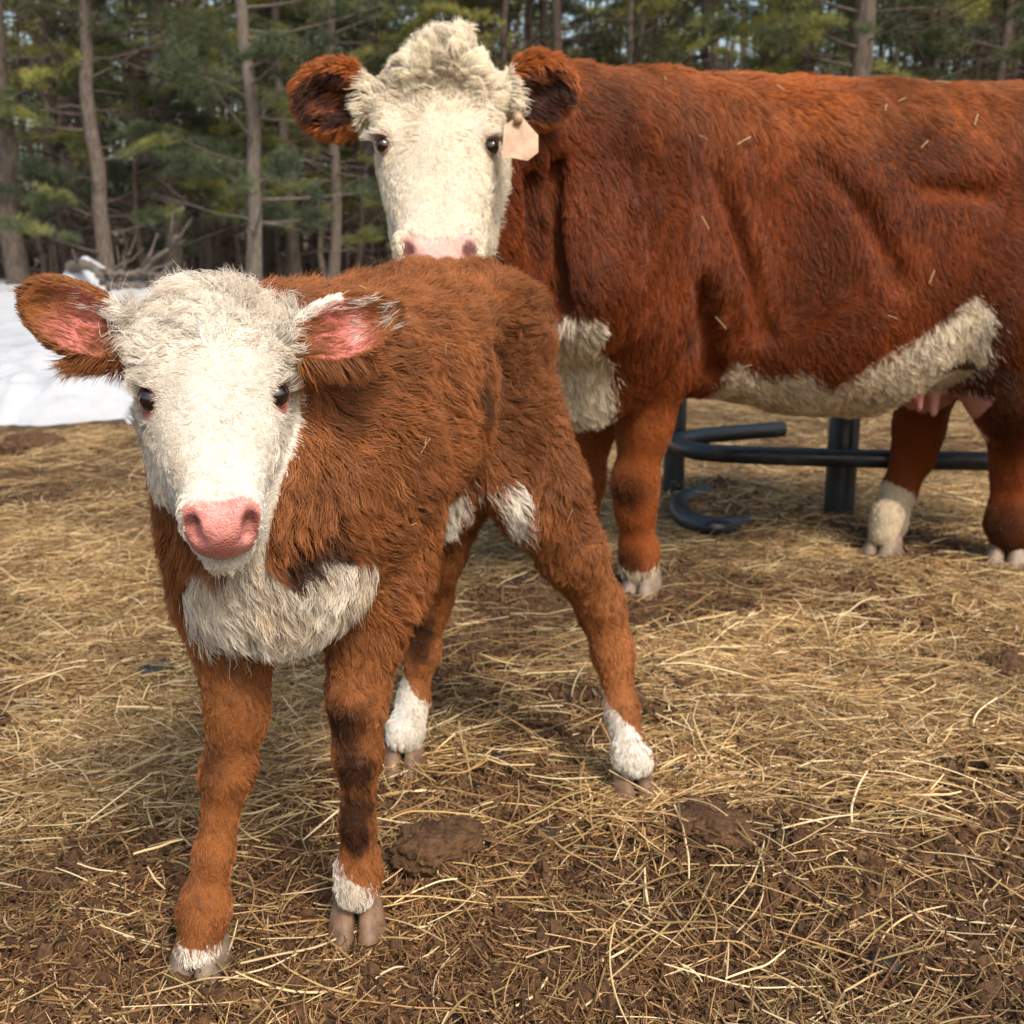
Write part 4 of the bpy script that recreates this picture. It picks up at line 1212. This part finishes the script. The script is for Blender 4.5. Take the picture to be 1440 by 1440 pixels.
# ------------------------------------------------------------------ the calf
def build_calf():
    root = empty("calf", (-0.14, 1.45, 0), "small fluffy brown and white calf with a pink nose standing before the cow", "calf")
    F = Field((-0.66, 0.74, -0.02), (0.36, 2.02, 1.0), 0.0036)
    # torso
    d = nrm(A(0.165, 0.46, 0.035)); lat = nrm(np.cross(d, A(0, 0, 1))); up = np.cross(lat, d)
    O = A(-0.255, 1.28, 0.655)
    Rb = np.array([d, lat, up])
    F.loft(O, Rb, [
        [-0.20, 0, -0.07, 0.02, 0.03, 0.03, 2.0],
        [-0.18, 0, -0.06, 0.07, 0.09, 0.09, 2.0],
        [-0.12, 0, -0.05, 0.115, 0.13, 0.145, 2.1],
        [-0.04, 0, -0.03, 0.138, 0.165, 0.165, 2.1],
        [0.06, 0, -0.01, 0.140, 0.170, 0.160, 2.1],
        [0.18, 0, 0.00, 0.145, 0.170, 0.155, 2.1],
        [0.29, 0, 0.015, 0.140, 0.168, 0.145, 2.1],
        [0.38, 0, 0.03, 0.132, 0.152, 0.125, 2.2],
        [0.48, 0, 0.035, 0.136, 0.145, 0.13, 2.2],
        [0.56, 0, 0.020, 0.118, 0.128, 0.14, 2.1],
        [0.62, 0, 0.00, 0.085, 0.10, 0.12, 2.0],
        [0.645, 0, 0.0, 0.02, 0.03, 0.03, 2.0]], 0.03, 0.03)
    # head frame: eye mid point
    E0 = P(300, 541, 1.040)
    u = nrm(A(0.135, -0.50, -0.87)); R = frame(u, A(0.25, -1, 0.35))
    LS, WS = 0.77, 0.96
    H = lambda a, s, w_: E0 + R[0] * (a * LS if a > 0 else a) + R[1] * s * WS + R[2] * w_
    # neck
    nb = E0 - R[2] * 0.12
    F.chain([(nb + A(0, 0.01, 0.03), 0.060), (A(-0.275, 1.20, 0.735), 0.090), (A(-0.265, 1.28, 0.715), 0.115)], 0.05)
    F.chain([(nb + A(0, 0.03, -0.03), 0.055), (A(-0.275, 1.175, 0.62), 0.092), (A(-0.27, 1.23, 0.585), 0.115)], 0.05)
    F.ell(A(-0.268, 1.165, 0.530), np.eye(3), (0.092, 0.075, 0.085), 0.04)   # brisket
    F.loft(E0, R[[0, 1, 2]], [[q[0] * (LS if q[0] > 0 else 1), q[1], q[2], q[3] * WS] + q[4:] for q in [   # t, lateral, w centre, half width, out, in, exp
        [-0.142, 0, -0.075, 0.020, 0.02, 0.02, 2.0],
        [-0.135, 0, -0.073, 0.045, 0.040, 0.04, 2.0],
        [-0.116, 0, -0.070, 0.064, 0.056, 0.06, 2.1],
        [-0.08, 0, -0.064, 0.076, 0.064, 0.08, 2.3],
        [-0.05, 0, -0.060, 0.079, 0.068, 0.085, 2.5],
        [0.00, 0, -0.060, 0.077, 0.062, 0.085, 2.5],
        [0.04, 0, -0.060, 0.071, 0.055, 0.080, 2.5],
        [0.08, 0, -0.060, 0.061, 0.050, 0.068, 2.5],
        [0.12, 0, -0.056, 0.046, 0.044, 0.052, 2.4],
        [0.15, 0, -0.052, 0.041, 0.042, 0.044, 2.3],
        [0.172, 0, -0.050, 0.039, 0.040, 0.040, 2.3],
        [0.190, 0, -0.050, 0.033, 0.034, 0.034, 2.2],
        [0.203, 0, -0.052, 0.024, 0.022, 0.022, 2.2],
        [0.208, 0, -0.053, 0.006, 0.006, 0.006, 2.0]]], 0.012, 0.02)
    # jaw and chin, cheeks
    for sg in (-1, 1):
        F.chain([(H(-0.01, sg * 0.048, -0.115), 0.030), (H(0.07, sg * 0.036, -0.105), 0.026), (H(0.15, sg * 0.012, -0.096), 0.019)], 0.02)
    F.ell(H(0.168, 0, -0.096), R, (0.034, 0.030, 0.019), 0.010)       # chin
    for sg in (-1, 1):
        F.ell(H(-0.030, sg * 0.058, -0.022), R, (0.030, 0.020, 0.022), 0.02)   # brow
        F.ell(H(0.158, sg * 0.025, -0.026), R, (0.026, 0.016, 0.023), 0.012)   # nostril wing
        F.ell_cut(H(0.002, sg * 0.076, -0.025), R, (0.0125, 0.020, 0.0135), 0.007)
        # nostrils: comma shaped
        F.cut(lambda X, Y, Z, a=H(0.190, sg * 0.024, -0.030), b=H(0.160, sg * 0.033, 0.004), R=R, sg=sg: seg_sdf(X, Y, Z, a, b, 0.0066), H(0.17, sg * 0.033, -0.01) - 0.03, H(0.17, sg * 0.033, -0.01) + 0.03, 0.006)
    # mouth slit
    fn, lo, hi = F.ell_fn(H(0.185, 0, -0.082), R, (0.060, 0.040, 0.0046)); F.cut(fn, lo, hi, 0.004)
    # ears
    ears = []
    for base, tip, r_len, r_h, fdir in (
            (P(186, 484, 1.085), P(36, 416, 1.085), 0.064, 0.0375, A(0.12, -1.0, 0.05)),
            (P(415, 486, 1.085), P(556, 440, 1.110), 0.062, 0.035, A(-0.05, -1.0, 0.10))):
        ax = nrm(tip - base); fw = nrm(fdir - ax * np.dot(fdir, ax)); hh = np.cross(ax, fw)
        c = (base + tip) / 2
        Re = np.array([ax, hh, fw])
        F.ell(c, Re, (r_len * 0.98, r_h, 0.019), 0.006)
        F.cone(base - ax * 0.012 - fw * 0.006, c - ax * 0.02 - fw * 0.006, 0.020, 0.014, 0.016)
        F.ell_cut(c + fw * 0.017 + ax * 0.004, Re, (r_len * 0.84, r_h * 0.78, 0.024), 0.006)
        ears.append((c, Re, r_len, r_h))
    # fore legs
    fr, fl = A(-0.388, 1.170, 0.0), A(-0.203, 1.247, 0.0)
    F.leg([(A(-0.335, 1.26, 0.60), 0.075), (A(-0.335, 1.215, 0.49), 0.058), (A(-0.327, 1.19, 0.345), 0.0390), (A(-0.340, 1.185, 0.27), 0.032),
             (A(-0.362, 1.178, 0.17), 0.0235), (fr + A(0.012, 0.006, 0.095), 0.0310), (fr + A(0.003, -0.004, 0.050), 0.032)], 0.025, 0.38, 0.83)
    F.leg([(A(-0.155, 1.33, 0.60), 0.075), (A(-0.175, 1.285, 0.49), 0.062), (A(-0.192, 1.245, 0.335), 0.0410), (A(-0.193, 1.242, 0.27), 0.032),
             (A(-0.196, 1.240, 0.175), 0.0225), (fl + A(0.004, 0.006, 0.10), 0.0300), (fl + A(0.002, -0.006, 0.075), 0.0285)], 0.025, 0.38, 0.83)
    # hind legs
    hl, hr = A(0.200, 1.605, 0.0), A(-0.188, 1.715, 0.0)
    F.leg([(A(-0.055, 1.73, 0.72), 0.100), (A(-0.005, 1.665, 0.60), 0.082), (A(0.035, 1.645, 0.535), 0.068), (A(0.098, 1.665, 0.41), 0.050),
             (A(0.152, 1.700, 0.305), 0.038), (A(0.168, 1.690, 0.24), 0.034), (A(0.182, 1.655, 0.15), 0.0250), (hl + A(-0.006, 0.012, 0.09), 0.0275), (hl + A(0, -0.002, 0.086), 0.027)], 0.03, 0.34, 0.88)
    F.cone(A(0.00, 1.80, 0.60), A(0.146, 1.722, 0.335), 0.065, 0.022, 0.04)
    F.leg([(A(-0.085, 1.75, 0.68), 0.10), (A(-0.125, 1.68, 0.53), 0.080), (A(-0.135, 1.735, 0.40), 0.055), (A(-0.148, 1.80, 0.285), 0.040),
             (A(-0.160, 1.79, 0.20), 0.032), (A(-0.175, 1.775, 0.12), 0.025), (hr + A(0.004, 0.01, 0.08), 0.029), (hr + A(0, 0, 0.082), 0.027)], 0.03, 0.34, 0.88)
    F.cone(A(-0.03, 1.85, 0.60), A(-0.140, 1.812, 0.32), 0.06, 0.022, 0.04)
    # tail, hanging behind
    F.chain([(A(-0.05, 1.87, 0.80), 0.028), (A(-0.04, 1.91, 0.70), 0.019), (A(-0.04, 1.92, 0.60), 0.016)], 0.02)
    # shoulder blade, stifle and flank modelling
    F.ell(A(-0.02, 1.66, 0.79), Rb, (0.08, 0.05, 0.05), 0.05)
    F.ell(O + d * 0.02 + lat * -0.0 + A(0.095, -0.045, 0.02), Rb, (0.075, 0.045, 0.14), 0.05)
    F.ell(A(-0.01, 1.64, 0.66), Rb, (0.09, 0.05, 0.13), 0.05)
    F.ell_cut(O + d * 0.36 + lat * 0.160 + up * -0.01, Rb, (0.050, 0.062, 0.16), 0.05)
    F.ell_cut(O + d * 0.12 + lat * 0.168 + up * 0.0, Rb, (0.028, 0.040, 0.15), 0.05)
    blur_field(F, 1)
    V, Q = F.mesh()
    NV = vert_normals(V, Q)
    # coat lumps away from the head
    loc = (V - E0) @ R.T
    onhead = (sstep(-0.24, -0.15, loc[:, 0]) * sstep(0.27, 0.23, loc[:, 0]) * sstep(-0.16, -0.125, loc[:, 2])) > 0.5
    V = V + NV * ((0.0035 * fbm(V, 28, 3, 5) + 0.006 * fbm(V * A(1, 1, 0.55), 13, 2, 6) * (V[:, 2] > 0.42)) * (~onhead))[:, None]
    NV = vert_normals(V, Q)

    def regions(p):
        l = (p - E0) @ R.T
        a, s, w_ = np.where(l[:, 0] > 0, l[:, 0] / LS, l[:, 0]), l[:, 1] / WS, l[:, 2]
        nz = 0.014 * fbm(p, 30, 3, 11)
        head = ((w_ + nz > -0.135 + 0.20 * np.clip(a - 0.02, -1, 0)) & (a > -0.25) & (a < 0.25) & ((np.abs(s) < 0.088 - 0.30 * np.clip(a - 0.02, 0, 1)) | (w_ > -0.06)) & (np.abs(s) < 0.092) & (p[:, 1] < 1.15) & (w_ > -0.13) & (w_ + nz > -0.150 + 0.25 * np.clip(a - 0.10, 0, 1))).astype(float)
        pad = np.zeros(len(p))
        # bare pink pad: front end of the muzzle between the nostrils and down to the mouth
        bx = np.abs(s) / (0.0375 + 0.25 * np.minimum(w_ + 0.03, 0))
        pad = ((bx < 1) & (w_ > -0.083) & (a + 0.45 * (w_ + 0.01) > 0.152 + 0.25 * np.maximum(np.abs(s) - 0.02, 0))).astype(float)
        eye = np.zeros(len(p))
        for sg in (-1, 1):
            e = H(0.002, sg * 0.070, -0.026)
            eye = np.maximum(eye, sstep(0.0215, 0.0175, np.linalg.norm((p - e) * 1.0, axis=1)))
        ear = np.zeros(len(p)); ein = np.zeros(len(p)); ecx = np.zeros(len(p)); ech = np.zeros(len(p)); edir = np.zeros((len(p), 3)); eid = np.zeros(len(p))
        for i, (c, Re, rl, rh) in enumerate(ears):
            q = (p - c) @ Re.T
            m = ((q[:, 0] / (rl * 1.12)) ** 2 + (q[:, 1] / (rh * 1.15)) ** 2 < 1.0) & (np.abs(q[:, 2]) < 0.035) & (np.abs(s) > 0.083)
            ear[m] = 1; eid[m] = i
            inn = m & ((q[:, 0] / (rl * 0.86)) ** 2 + (q[:, 1] / (rh * 0.80)) ** 2 < 1.0) & (q[:, 2] > -0.015)
            ein[inn] = 1
            ecx[m] = q[m, 0] / rl; ech[m] = q[m, 1] / rh
            edir[m] = Re[0]
        return dict(a=a, s=s, w=w_, head=head, pad=pad, eye=eye, ear=ear, ein=ein, ecx=ecx, ech=ech, edir=edir, eid=eid)

    def white(p, r):
        """where the coat is white"""
        nz = fbm(p, 22, 3, 3)
        wv = r['head'] * (1 - r['ear'])
        # bib on the brisket
        bib = np.zeros(len(p), bool)
        for bc, br in ((P(352, 858, 1.10), A(0.082, 0.14, 0.068)), (P(468, 832, 1.12), A(0.045, 0.14, 0.045)), (P(410, 915, 1.10), A(0.048, 0.14, 0.042)), (P(300, 880, 1.10), A(0.045, 0.14, 0.035))):
            bib |= (((p - bc) / br) ** 2).sum(1) + 0.9 * nz + 0.5 * fbm(p, 55, 2, 15) < 1.0
        bib &= (p[:, 2] < 0.60) & (p[:, 1] < 1.24)
        # belly and flank fold
        t = (p - O) @ d; l = (p - O) @ lat; v = (p - O) @ up
        belly = (v < -0.128 + 0.02 * nz) & (t > 0.14) & (t < 0.36 + 0.02 * nz) & (p[:, 2] > 0.46)
        q2 = (p - P(722, 722, 1.585)) / A(0.025, 0.05, 0.056)
        fold = ((q2 ** 2).sum(1) + 0.6 * nz < 1.0)
        low = 0.055 + 0.02 * nz
        socks = np.zeros(len(p), bool)
        for c, h in ((fr, 0.055), (fl, 0.105), (hl, 0.125), (hr, 0.16)):
            rr = np.hypot(p[:, 0] - c[0], p[:, 1] - c[1])
            side = (p[:, 0] - c[0]) / 0.035
            socks |= (rr < 0.09) & (p[:, 2] < h + 0.018 * nz - 0.035 * side * (h > 0.06))
        return (wv > 0.5) | bib | belly | fold | socks

    red = A(0.31, 0.115, 0.038)
    def coat(p, n, r, wh):
        c = np.tile(red, (len(p), 1))
        k = fbm(p, 9, 4, 21)[:, None]
        c = c * (1 + 0.50 * k + 0.18 * fbm(p, 30, 2, 23)[:, None])
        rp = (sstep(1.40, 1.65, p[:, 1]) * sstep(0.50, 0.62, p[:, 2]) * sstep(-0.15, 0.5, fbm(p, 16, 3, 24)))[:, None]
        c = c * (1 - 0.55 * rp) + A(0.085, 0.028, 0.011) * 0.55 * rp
        # darker hair on the legs and chest; flank hollow shadow painted into the coat
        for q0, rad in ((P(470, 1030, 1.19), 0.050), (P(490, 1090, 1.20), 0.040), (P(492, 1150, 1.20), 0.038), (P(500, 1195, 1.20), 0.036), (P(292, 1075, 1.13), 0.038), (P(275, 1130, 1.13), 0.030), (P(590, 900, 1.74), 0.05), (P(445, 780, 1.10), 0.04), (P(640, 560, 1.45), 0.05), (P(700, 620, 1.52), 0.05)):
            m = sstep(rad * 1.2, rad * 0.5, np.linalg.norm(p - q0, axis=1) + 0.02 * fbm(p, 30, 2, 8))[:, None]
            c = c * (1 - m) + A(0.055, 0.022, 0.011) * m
        W = np.tile(WHITE, (len(p), 1)) * (1 + 0.10 * fbm(p, 18, 3, 4))[:, None]
        # yellowish dirt on forehead and brisket
        dirt = 0.9 * sstep(-0.1, 0.6, fbm(p * A(1, 1, 0.6), 18, 4, 77) + 0.35 * sstep(0.0, -0.13, r['a']) * r['head'])[:, None]
        W = W * (1 - 0.45 * dirt) + A(0.42, 0.31, 0.20) * 0.45 * dirt
        bb = (wh & (r['head'] < 0.5) & (p[:, 1] < 1.24) & (p[:, 2] > 0.4))[:, None] * sstep(-0.1, 0.5, fbm(p, 12, 3, 88) + 1.5 * (p[:, 0] + 0.25))[:, None]
        W = W * (1 - 0.6 * bb) + A(0.55, 0.42, 0.28) * 0.6 * bb
        c = np.where(wh[:, None], W, c)
        # ears: brown outside, white upper rim near the head
        e = r['ear'] > 0.5
        wr = e & (((r['eid'] == 1) & (r['ech'] * 1 < -0.55) & (r['ecx'] < 0.1)) | ((r['eid'] == 0) & (r['ech'] > 0.3) & (r['ecx'] < -0.35)))
        c[e] = red * 0.95
        c[wr] = WHITE
        return c

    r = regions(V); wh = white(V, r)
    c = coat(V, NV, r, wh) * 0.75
    pink = A(0.66, 0.265, 0.235)
    pk = np.clip(r['pad'], 0, 1)[:, None]
    mott = sstep(0.05, 0.6, fbm(V, 90, 4, 55))[:, None]
    c = c * (1 - pk) + (pink * (1 - A(0.30, 0.45, 0.5) * mott) * (1 + 0.15 * fbm(V, 60, 2, 5)[:, None])) * pk
    ek = r['eye'][:, None]; c = c * (1 - ek) + A(0.38, 0.13, 0.11) * ek
    ei = (r['ein'] * sstep(0.75, 0.1, np.abs(r['ecx'] + 0.05)))[:, None]; c = c * (1 - ei) + A(0.52, 0.17, 0.15) * ei
    lip = (sstep(0.0065, 0.003, np.abs(r['w'] + 0.082)) * (np.abs(r['s']) < 0.040) * (r['a'] > 0.13))[:, None]
    c = c * (1 - 0.85 * lip) + A(0.13, 0.05, 0.035) * 0.85 * lip
    nose_in = np.zeros(len(V))
    for sg in (-1, 1):
        nose_in = np.maximum(nose_in, sstep(0.0125, 0.0070, np.linalg.norm(V - H(0.176, sg * 0.029, -0.013), axis=1)) * 0.8)
    c = c * (1 - nose_in[:, None]) + A(0.045, 0.010, 0.008) * nose_in[:, None]
    body = mesh_obj("body", V, Q, M_SKIN, root, True, np.concatenate([c, 0.02 + 0.45 * r['pad'][:, None]], 1))

    whorl = H(0.01, 0, 0)
    def props(p, n, jit=0.0):
        r = regions(p); pj = p + np.asarray(jit) * 0.006 * sstep(0.20, 0.26, np.linalg.norm(p - E0 - A(0, 0, -0.06), axis=1))[:, None]; wh = white(pj, regions(pj))
        N = len(p); hd = (r['head'] > 0.5) & (r['ear'] < 0.5); er = r['ear'] > 0.5
        a, s, w_ = r['a'], r['s'], r['w']
        L = np.full(N, 0.028) * (1 + 0.35 * noise3(p, 9, 70)); dens = np.full(N, 1.0); lift = np.full(N, 0.17); cl = np.full(N, 0.58)
        curl = np.full(N, 0.11); cf = np.full(N, 1.0); fz = np.full(N, 0.055); wd = np.full(N, 1.0)
        comb = np.tile(d * 0.55 + A(0, 0, -0.75), (N, 1))
        comb = comb + 0.9 * vnoise(p, 11, 40) + 0.25 * vnoise(p, 30, 41)
        top = sstep(0.70, 0.84, p[:, 2])
        L = L + 0.006 * top; curl = curl + 0.10 * top
        rump = sstep(1.42, 1.62, p[:, 1]) * sstep(0.60, 0.70, p[:, 2]); curl = curl + 0.16 * rump; cl = cl + 0.12 * rump; comb = comb + 0.8 * rump[:, None] * vnoise(p, 20, 71)
        legs = (p[:, 2] < 0.44)
        comb[legs] = A(0, 0, -1) + 0.35 * vnoise(p[legs], 14, 42)
        kk = sstep(0.50, 0.36, p[:, 2]); L = L * (1 - kk) + 0.0115 * kk; lift = lift * (1 - kk) + 0.09 * kk
        low = p[:, 2] < 0.13
        L[low] = 0.012; cl[low] = 0.3
        bib = wh & ~hd & (p[:, 1] < 1.24) & (p[:, 2] > 0.40)
        L[bib] = 0.031; lift[bib] = 0.14; cl[bib] = 0.75; comb[bib] = A(0, -0.2, -1) + 0.5 * vnoise(p[bib], 14, 43)
        fold = wh & ~hd & (p[:, 1] > 1.24) & (p[:, 2] > 0.40)
        L[fold] = 0.030; cl[fold] = 0.6; comb[fold] = A(0.35, -0.1, -0.9) + 0.4 * vnoise(p[fold], 14, 44)
        # head
        if hd.any():
            ah, sh_, ph = a[hd], s[hd], p[hd]
            rad = (ah[:, None] - 0.0) * R[0] + sh_[:, None] * R[1]
            rad = nrm(rad + 0.001)
            rad = rad + 0.45 * vnoise(ph, 22, 50) + 0.3 * np.sign(sh_)[:, None] * R[1]
            comb[hd] = rad
            fore = sstep(-0.015, -0.075, ah)
            cheek = sstep(0.055, 0.075, np.abs(sh_))
            jaw = sstep(-0.09, -0.12, w_[hd])
            poll = sstep(-0.10, -0.15, ah)
            muz = sstep(0.09, 0.14, ah)
            L[hd] = 0.0075 + 0.010 * fore + 0.006 * cheek + 0.009 * jaw + 0.006 * poll - 0.001 * muz
            lift[hd] = 0.08 + 0.12 * fore + 0.07 * cheek + 0.06 * poll
            curl[hd] = 0.05 + 0.36 * fore; cf[hd] = 1.0 + 0.5 * fore
            cl[hd] = 0.45 + 0.40 * fore; fz[hd] = 0.08 + 0.10 * fore
            dens[hd] = 1.9; wd[hd] = 0.85
        if er.any():
            out = ((np.abs(r['ecx']) > 0.80) | (np.abs(r['ech']) > 0.72)) & er
            comb[er] = r['edir'][er] + 0.35 * vnoise(p[er], 30, 60)
            L[er] = 0.010; lift[er] = 0.14; dens[er] = 1.8; cl[er] = 0.4
            lowr = er & (r['ech'] * np.where(r['eid'] == 0, -1, 1) > 0.45)
            L[out] = 0.010; lift[out] = 0.18
            inn = r['ein'] > 0.5
            dens[inn] = 0.5 + 0.6 * (r['ecx'][inn] < -0.35); L[inn] = 0.016; lift[inn] = 0.12; cl[inn] = 0.4; curl[er] = 0.02; wd[inn] = 0.5
            low2 = er & (p[:, 2] < P(150, 500, 1.08)[2]); L[low2] = 0.030; comb[low2] = r['edir'][low2] * 0.6 + A(0, 0, -1)
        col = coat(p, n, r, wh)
        inn = r['ein'] > 0.5
        mixw = inn & (noise3(p, 60, 9) > 0.05) & ((r['eid'] == 1) & (r['ecx'] > -0.2) & (r['ecx'] < 0.75) | (r['eid'] == 0) & (r['ecx'] < 0.1) & (noise3(p, 45, 10) > 0.1))
        col[mixw] = WHITE
        z = (r['pad'] > 0.5) | (r['eye'] > 0.35) | ((p[:, 2] < 0.054) & (np.hypot(p[:, 0] - fr[0], p[:, 1] - fr[1]) > 0.08))
        dens[z] = 0.0
        return dict(density=dens, length=L, comb=comb, lift=lift, color=col, clump=cl, curl=curl, cfreq=cf, frizz=fz, w=wd, big=np.where(hd, 0.35, 1.0))
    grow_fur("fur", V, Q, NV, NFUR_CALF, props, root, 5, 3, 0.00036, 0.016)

    stick_straw(V, NV, root, 26, 8, (V[:, 2] > 0.45) & (V[:, 1] > 1.2), 0.016, 0.0004)
    # eyes
    for sg in (-1, 1):
        e = H(0.002, sg * 0.0600, -0.0270)
        eyeball("eye", e, R[1] * sg * 0.80 + R[2] * 0.75 + R[0] * 0.0, 0.0140, root)
        # pale lashes
        pts, rng = [], np.random.default_rng(4)
        for i in range(46):
            th = rng.uniform(-1.15, 1.15)
            b0 = e + 0.0165 * nrm(-R[0] * 0.75 * math.cos(th) * 0.9 + (R[1] * sg * 0.75 + R[2] * 0.65) * 0.8 + np.cross(R[0], R[1] * sg * 0.8 + R[2] * 0.7) * math.sin(th) * 0.9)
            o = nrm(R[1] * sg + R[2] * 0.55 - R[0] * 0.1 + 0.15 * rng.normal(size=3))
            pts.append([b0 + o * 0.017 * t - R[0] * 0.006 * t * t for t in (0, 0.33, 0.66, 1)])
        curves_obj("eyelashes", np.array(pts), np.array([1, 0.9, 0.6, 0.2]) * 0.00035, np.tile(WHITE, (46, 1)), M_FUR, root)
    hoof(fr + A(0, 0, -0.004), (-0.10, -1), 0.072, M_HOOFD, root)
    hoof(fl + A(0, 0, 0.0), (0.08, -1), 0.072, M_HOOF, root)
    hoof(hl + A(0, 0, 0.008), (0.10, -1), 0.070, M_HOOF, root)
    hoof(hr + A(0, 0, 0.008), (-0.1, -1), 0.070, M_HOOF, root)


build_cow()
build_calf()
